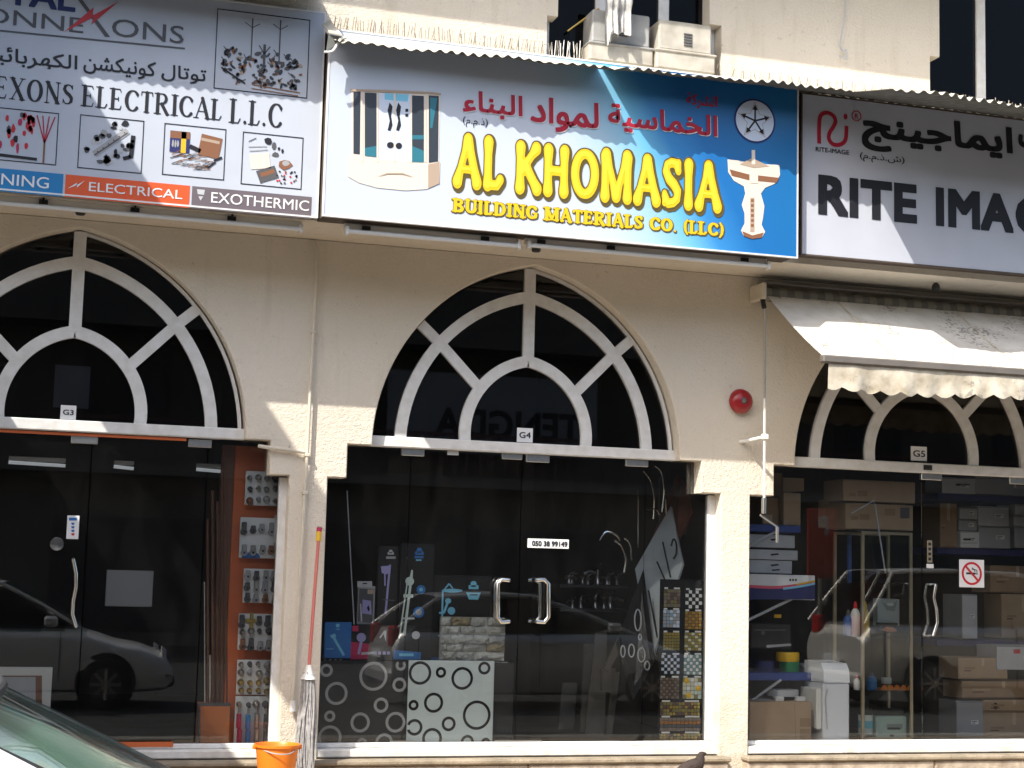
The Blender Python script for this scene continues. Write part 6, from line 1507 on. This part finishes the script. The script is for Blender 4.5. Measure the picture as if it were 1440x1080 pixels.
# stickers on the right door
t = good('no_smoking_sticker', 'white square no smoking sticker with a red circle on the right shop door', 'sticker', 1349, 787, 1384, 826, -.012, .003, 'white')
px_, _, pz_ = at(1366.5, 806.5, -.012); mb = MB(); rr = .088
mb.ring((px_, pz_), rr, .018, -.0145, -.0125, 'red', 32)
mb.face([(px_-.055, -.0135, pz_+.008), (px_-.055, -.0135, pz_-.008), (px_+.035, -.0135, pz_-.008), (px_+.035, -.0135, pz_+.008)], 'ink')
for dx in (.042, .052): mb.face([(px_+dx-.003, -.0135, pz_-.008), (px_+dx+.003, -.0135, pz_-.008), (px_+dx+.003, -.0135, pz_+.008), (px_+dx-.003, -.0135, pz_+.008)], 'ink')
for k in range(2):
    pp_ = curve([(px_+.046-.02*k, pz_+.012), (px_+.05-.02*k, pz_+.028), (px_+.02-.015*k, pz_+.036), (px_+.005, pz_+.05)], 5)
    for a_, b_ in zip(pp_[:-1], pp_[1:]): mb.tube([(a_[0], -.0132, a_[1]), (b_[0], -.0132, b_[1])], .003, 'ink', 4)
s_ = rr*.7; w_ = .009
mb.face([(px_-s_-w_*.7, -.0155, pz_+s_-w_*.7), (px_+s_-w_*.7, -.0155, pz_-s_-w_*.7), (px_+s_+w_*.7, -.0155, pz_-s_+w_*.7), (px_-s_+w_*.7, -.0155, pz_+s_+w_*.7)], 'red'); mb.build('symbol', t)
t = good('strip_sticker', 'narrow gold strip sticker with four dark squares on the right shop door', 'sticker', 1304, 760, 1311, 791, -.012, .003, 'gold_frame'); prt(t, [(rc(1305.5, 763+7*i, 1309.5, 767+7*i), 'ink') for i in range(4)], -.012)
t = good('lock_label', 'small white label above the right shop door handle', 'sticker', 1303, 793, 1313, 799, -.012, .003, 'paper')
t = good('lintel_plate', 'tiny dark plate on the white bar under number G5', 'plate', 1299, 654, 1311, 661, -.062, .005, 'trim')
# ================================================================== UPPER WINDOW, air conditioners, cloth, spikes
def ac(label, u0, v0, u1, v1, vs, m, y=-.93):
    x0, x1, z0, z1 = rect(u0, v0, u1, v1, y); zs = at((u0+u1)/2, vs, y)[2]
    t = thing('air_conditioner', label, 'air conditioner', ((x0+x1)/2, y, z0), 'window air conditioners')
    MB().bbox(x0+.01, x1-.01, y+.02, y+.55, zs, z1, m, .012).build('casing', t)
    MB().bbox(x0-.015, x1+.015, y, y+.5, z0, zs-.006, 'ac_body', .012).build('tray', t); MB().bbox(x0-.022, x1+.022, y-.012, y+.5, zs-.022, zs-.004, m, .006).build('rim', t)
    for k in range(5): MB().box(x0+(x1-x0)*.47, x0+(x1-x0)*.62, y+.012, y+.022, z1-.10-.022*k, z1-.09-.022*k, 'grey_dark').build('grille_slat', t)
    return t
ac('grimy grey air conditioner half covered by the hanging cloth', 832, 16, 917, 89, 62, 'ac_grey', -.90); ac('dirty white air conditioner at the right of the upper window', 926, 30, 1004, 100, 72, 'ac_body', -.93)
cl = []
for i in range(20):
    f = i/19; r = []
    for j in range(26):
        g = j/25; u = 851+38*g-4*f*(g-.5); w = math.sin(g*26)*.9+math.sin(g*11+1)*1.1
        end = 54-9*abs(math.sin(g*7))*1.0 if g > .12 else 62
        v = -16+(end+16)*f; q = at(u, v, -.985); r.append((q[0], q[1]+.020*w*(.3+f)-.03*math.sin(math.pi*min(1, f*2.2)), q[2]))
    cl.append(r)
MB().grid(cl, 'cloth_white').grid([[(x, y+.008, z) for x, y, z in r] for r in cl[::-1]], 'cloth_white').solo('hanging_cloth', 'ragged white cloth hung over the grey air conditioner in the upper window', 'cloth', None, None, True)
p = [at(u, v, -.72) for u, v in ((798, 44), (842, 12))]; MB().tube(p, .008, 'brass', 8).solo('window_stay', 'thin yellow pole slanting across the upper window opening', 'pole', p[0], None, True)
def spikes(label, x0, x1, z, y, h, m, n):
    t = thing('bird_spike_strip', label, 'bird spikes', ((x0+x1)/2, y, z), 'bird spike strips')
    MB().box(x0, x1, y-.015, y+.015, z, z+.006, 'plastic_white').build('base', t); mb = MB()
    for i in range(n):
        x = x0+(x1-x0)*(i+.5)/n; d = (i % 3-1)*.03+random.uniform(-.012, .012); q = (x+random.uniform(-.02, .02), y+d, z+h*random.uniform(.8, 1.1))
        mb.tube([(x, y, z+.004), q],   .0038, m if i % 4 else 'spike_rust', 4)
    mb.build('spikes', t, kind='stuff')
def zc(x): return 5.14
spikes('row of pale bird spikes on the ledge left of the upper window', -1.80, -.20, 5.12, UW-.07, .115, 'spike', 74)
spikes('short row of bird spikes in the dark left pane of the upper window', -.15, .13, 5.14, UW+.03, .15, 'plastic_white', 17); spikes('few bird spikes between the two air conditioners', .60, .66, 5.14, UW+.03, .13, 'spike_rust', 4); spikes('bird spikes right of the white air conditioner', 1.18, 1.255, 5.14, UW+.02, .12, 'spike_rust', 5)
spikes('row of pale bird spikes on the ledge between the upper windows', 1.30, 3.06, 5.12, UW-.07, .09, 'spike', 66); spikes('dense bird spikes along the right upper window', 3.13, 3.58, 5.14, UW+.03, .12, 'spike', 28); spikes('dense bird spikes right of the mullion of the right upper window', 3.66, 4.6, 5.14, UW+.03, .12, 'spike', 52)
p = [(x, y, z) for x, y, z in [at(u, v, UW-.03) for u, v in curve([(1189, -6), (1188, 20), (1184, 45), (1181, 62), (1186, 72), (1190, 70), (1191, 84), (1180, 78)], 5)]]
MB().tube(p, .006, 'grey_light', 6).solo('loose_cable', 'loose pale cable dangling on the upper wall above the grey sign', 'cable', p[-1], None, True)
# ================================================================== PAVEMENT THINGS
bx = at(390, 1046, -.75); br = .152; zt_ = bx[2]
t = thing('bucket', 'bright orange plastic bucket on the pavement before the left pillar', 'bucket', (bx[0], -.75, PZ))
prof = [(.105, PZ), (.112, PZ+.01), (br-.006, zt_-.02), (br+.006, zt_-.018), (br+.008, zt_), (br-.002, zt_), (br-.012, zt_-.02), (.105, PZ+.02)]
MB().lathe(prof, (bx[0], -.75, 0), 'bucket_orange', 36).build('pail', t, True)
MB().tube(curve([(bx[0]-br-.004, -.75, zt_-.012), (bx[0]-.06, -.9, zt_-.045), (bx[0]+.06, -.91, zt_-.05), (bx[0]+br+.004, -.75, zt_-.012)], 6), .0045, 'grey', 6).build('bail', t, True)
for s in (-1, 1): MB().bbox(bx[0]+s*(br+.004)-.012, bx[0]+s*(br+.004)+.012, -.77, -.73, zt_-.035, zt_-.004, 'bucket_orange', .005).build('ear', t)
ht, hb = at(449, 744, -.24), at(434, 945, -.40)
t = thing('mop', 'string mop with red handle and yellow grip leaning on the pillar, head down', 'mop', (hb[0], -.42, PZ))
MB().tube([hb, ht], .0125, 'mop_red', 10).build('handle', t, True)
d = (Vector(ht)-Vector(hb)).normalized(); e1 = Vector(ht)-d*.09; MB().tube([e1, e1+d*.07], .019, 'tape_yellow', 10).tube([e1+d*.07, e1+d*.10], .02, 'crimson', 10).build('grip', t, True)
p = at(452, 741, -.22); MB().tube([(p[0]-.03, -.25, p[2]), p, (p[0]+.03, -.2, p[2]-.03)], .005, 'steel', 6).build('hook', t, True)
MB().lathe([(.02, .05), (.03, 0), (.055, -.05)][::-1], (hb[0], hb[1], hb[2]), 'plastic_white', 14).build('socket', t, True)
yr = MB(); random.seed(11)
for i in range(110):
    a = random.uniform(0, 6.283); r = random.uniform(.01, .045); r2 = random.uniform(.02, .078); h0 = hb[2]-random.uniform(0, .04); h1 = PZ+random.uniform(.0, .06)
    pts = [(hb[0]+r*math.cos(a), hb[1]+r*math.sin(a)*.8, h0)]
    for k in range(1, 6): f = k/5; rr = r+(r2-r)*math.sin(f*1.9); pts.append((hb[0]-.01*f+rr*math.cos(a+.3*math.sin(f*5+i)), hb[1]-.04*f+rr*.8*math.sin(a+.3*math.sin(f*5+i)), h0+(h1-h0)*f))
    yr.tube(pts, .0062, 'mop_yarn', 5)
yr.build('mop_head', t, True, kind='stuff')
# small dark bird at the foot of the pillar
p = at(978, 1060, -.62); r_ = .055
t = thing('dark_bird', 'small dark brown bird at the foot of the pillar right of the middle shop', 'bird', (p[0], -.62, PZ))
def ell(mb, c, rx, ry, rz, m, n=14):
    rows = [[(c[0]+rx*math.sin(math.pi*i/n)*math.cos(2*math.pi*j/n), c[1]+ry*math.sin(math.pi*i/n)*math.sin(2*math.pi*j/n), c[2]-rz*math.cos(math.pi*i/n)) for j in range(n)] for i in range(n+1)]
    mb.grid(rows, m, True)
me = bpy.data.meshes.new('bird_skeleton')
zz0 = p[2]-.10; X = lambda a, b_: (p[0]+a-t.location.x, 0, zz0+b_-PZ)
me.from_pydata([X(-.03, 0), X(-.10, -.02), X(-.17, -.03), X(.03, .03), X(.045, .075), X(.05, .10), X(.09, .10)], [(0, 1), (1, 2), (0, 3), (3, 4), (4, 5), (5, 6)], [])
bo = bpy.data.objects.new('body', me); COL.objects.link(bo); bo.parent = t; me.materials.append(mat('feather', (.05, .035, .03), .8, var=.4, vscale=30))
bo.modifiers.new('skin', 'SKIN'); 
for v_, r0 in zip(me.skin_vertices[0].data if me.skin_vertices else [], (.058, .045, .014, .05, .034, .03, .006)): v_.radius = (r0, r0)
sm = bo.modifiers.new('smooth', 'SUBSURF'); sm.levels = 2; sm.render_levels = 2
for s in (-1, 1): MB().tube([(p[0]-.02, -.62+.02*s, zz0-.03), (p[0]-.02, -.62+.02*s, PZ)], .004, 'trim', 6).build('leg', t)
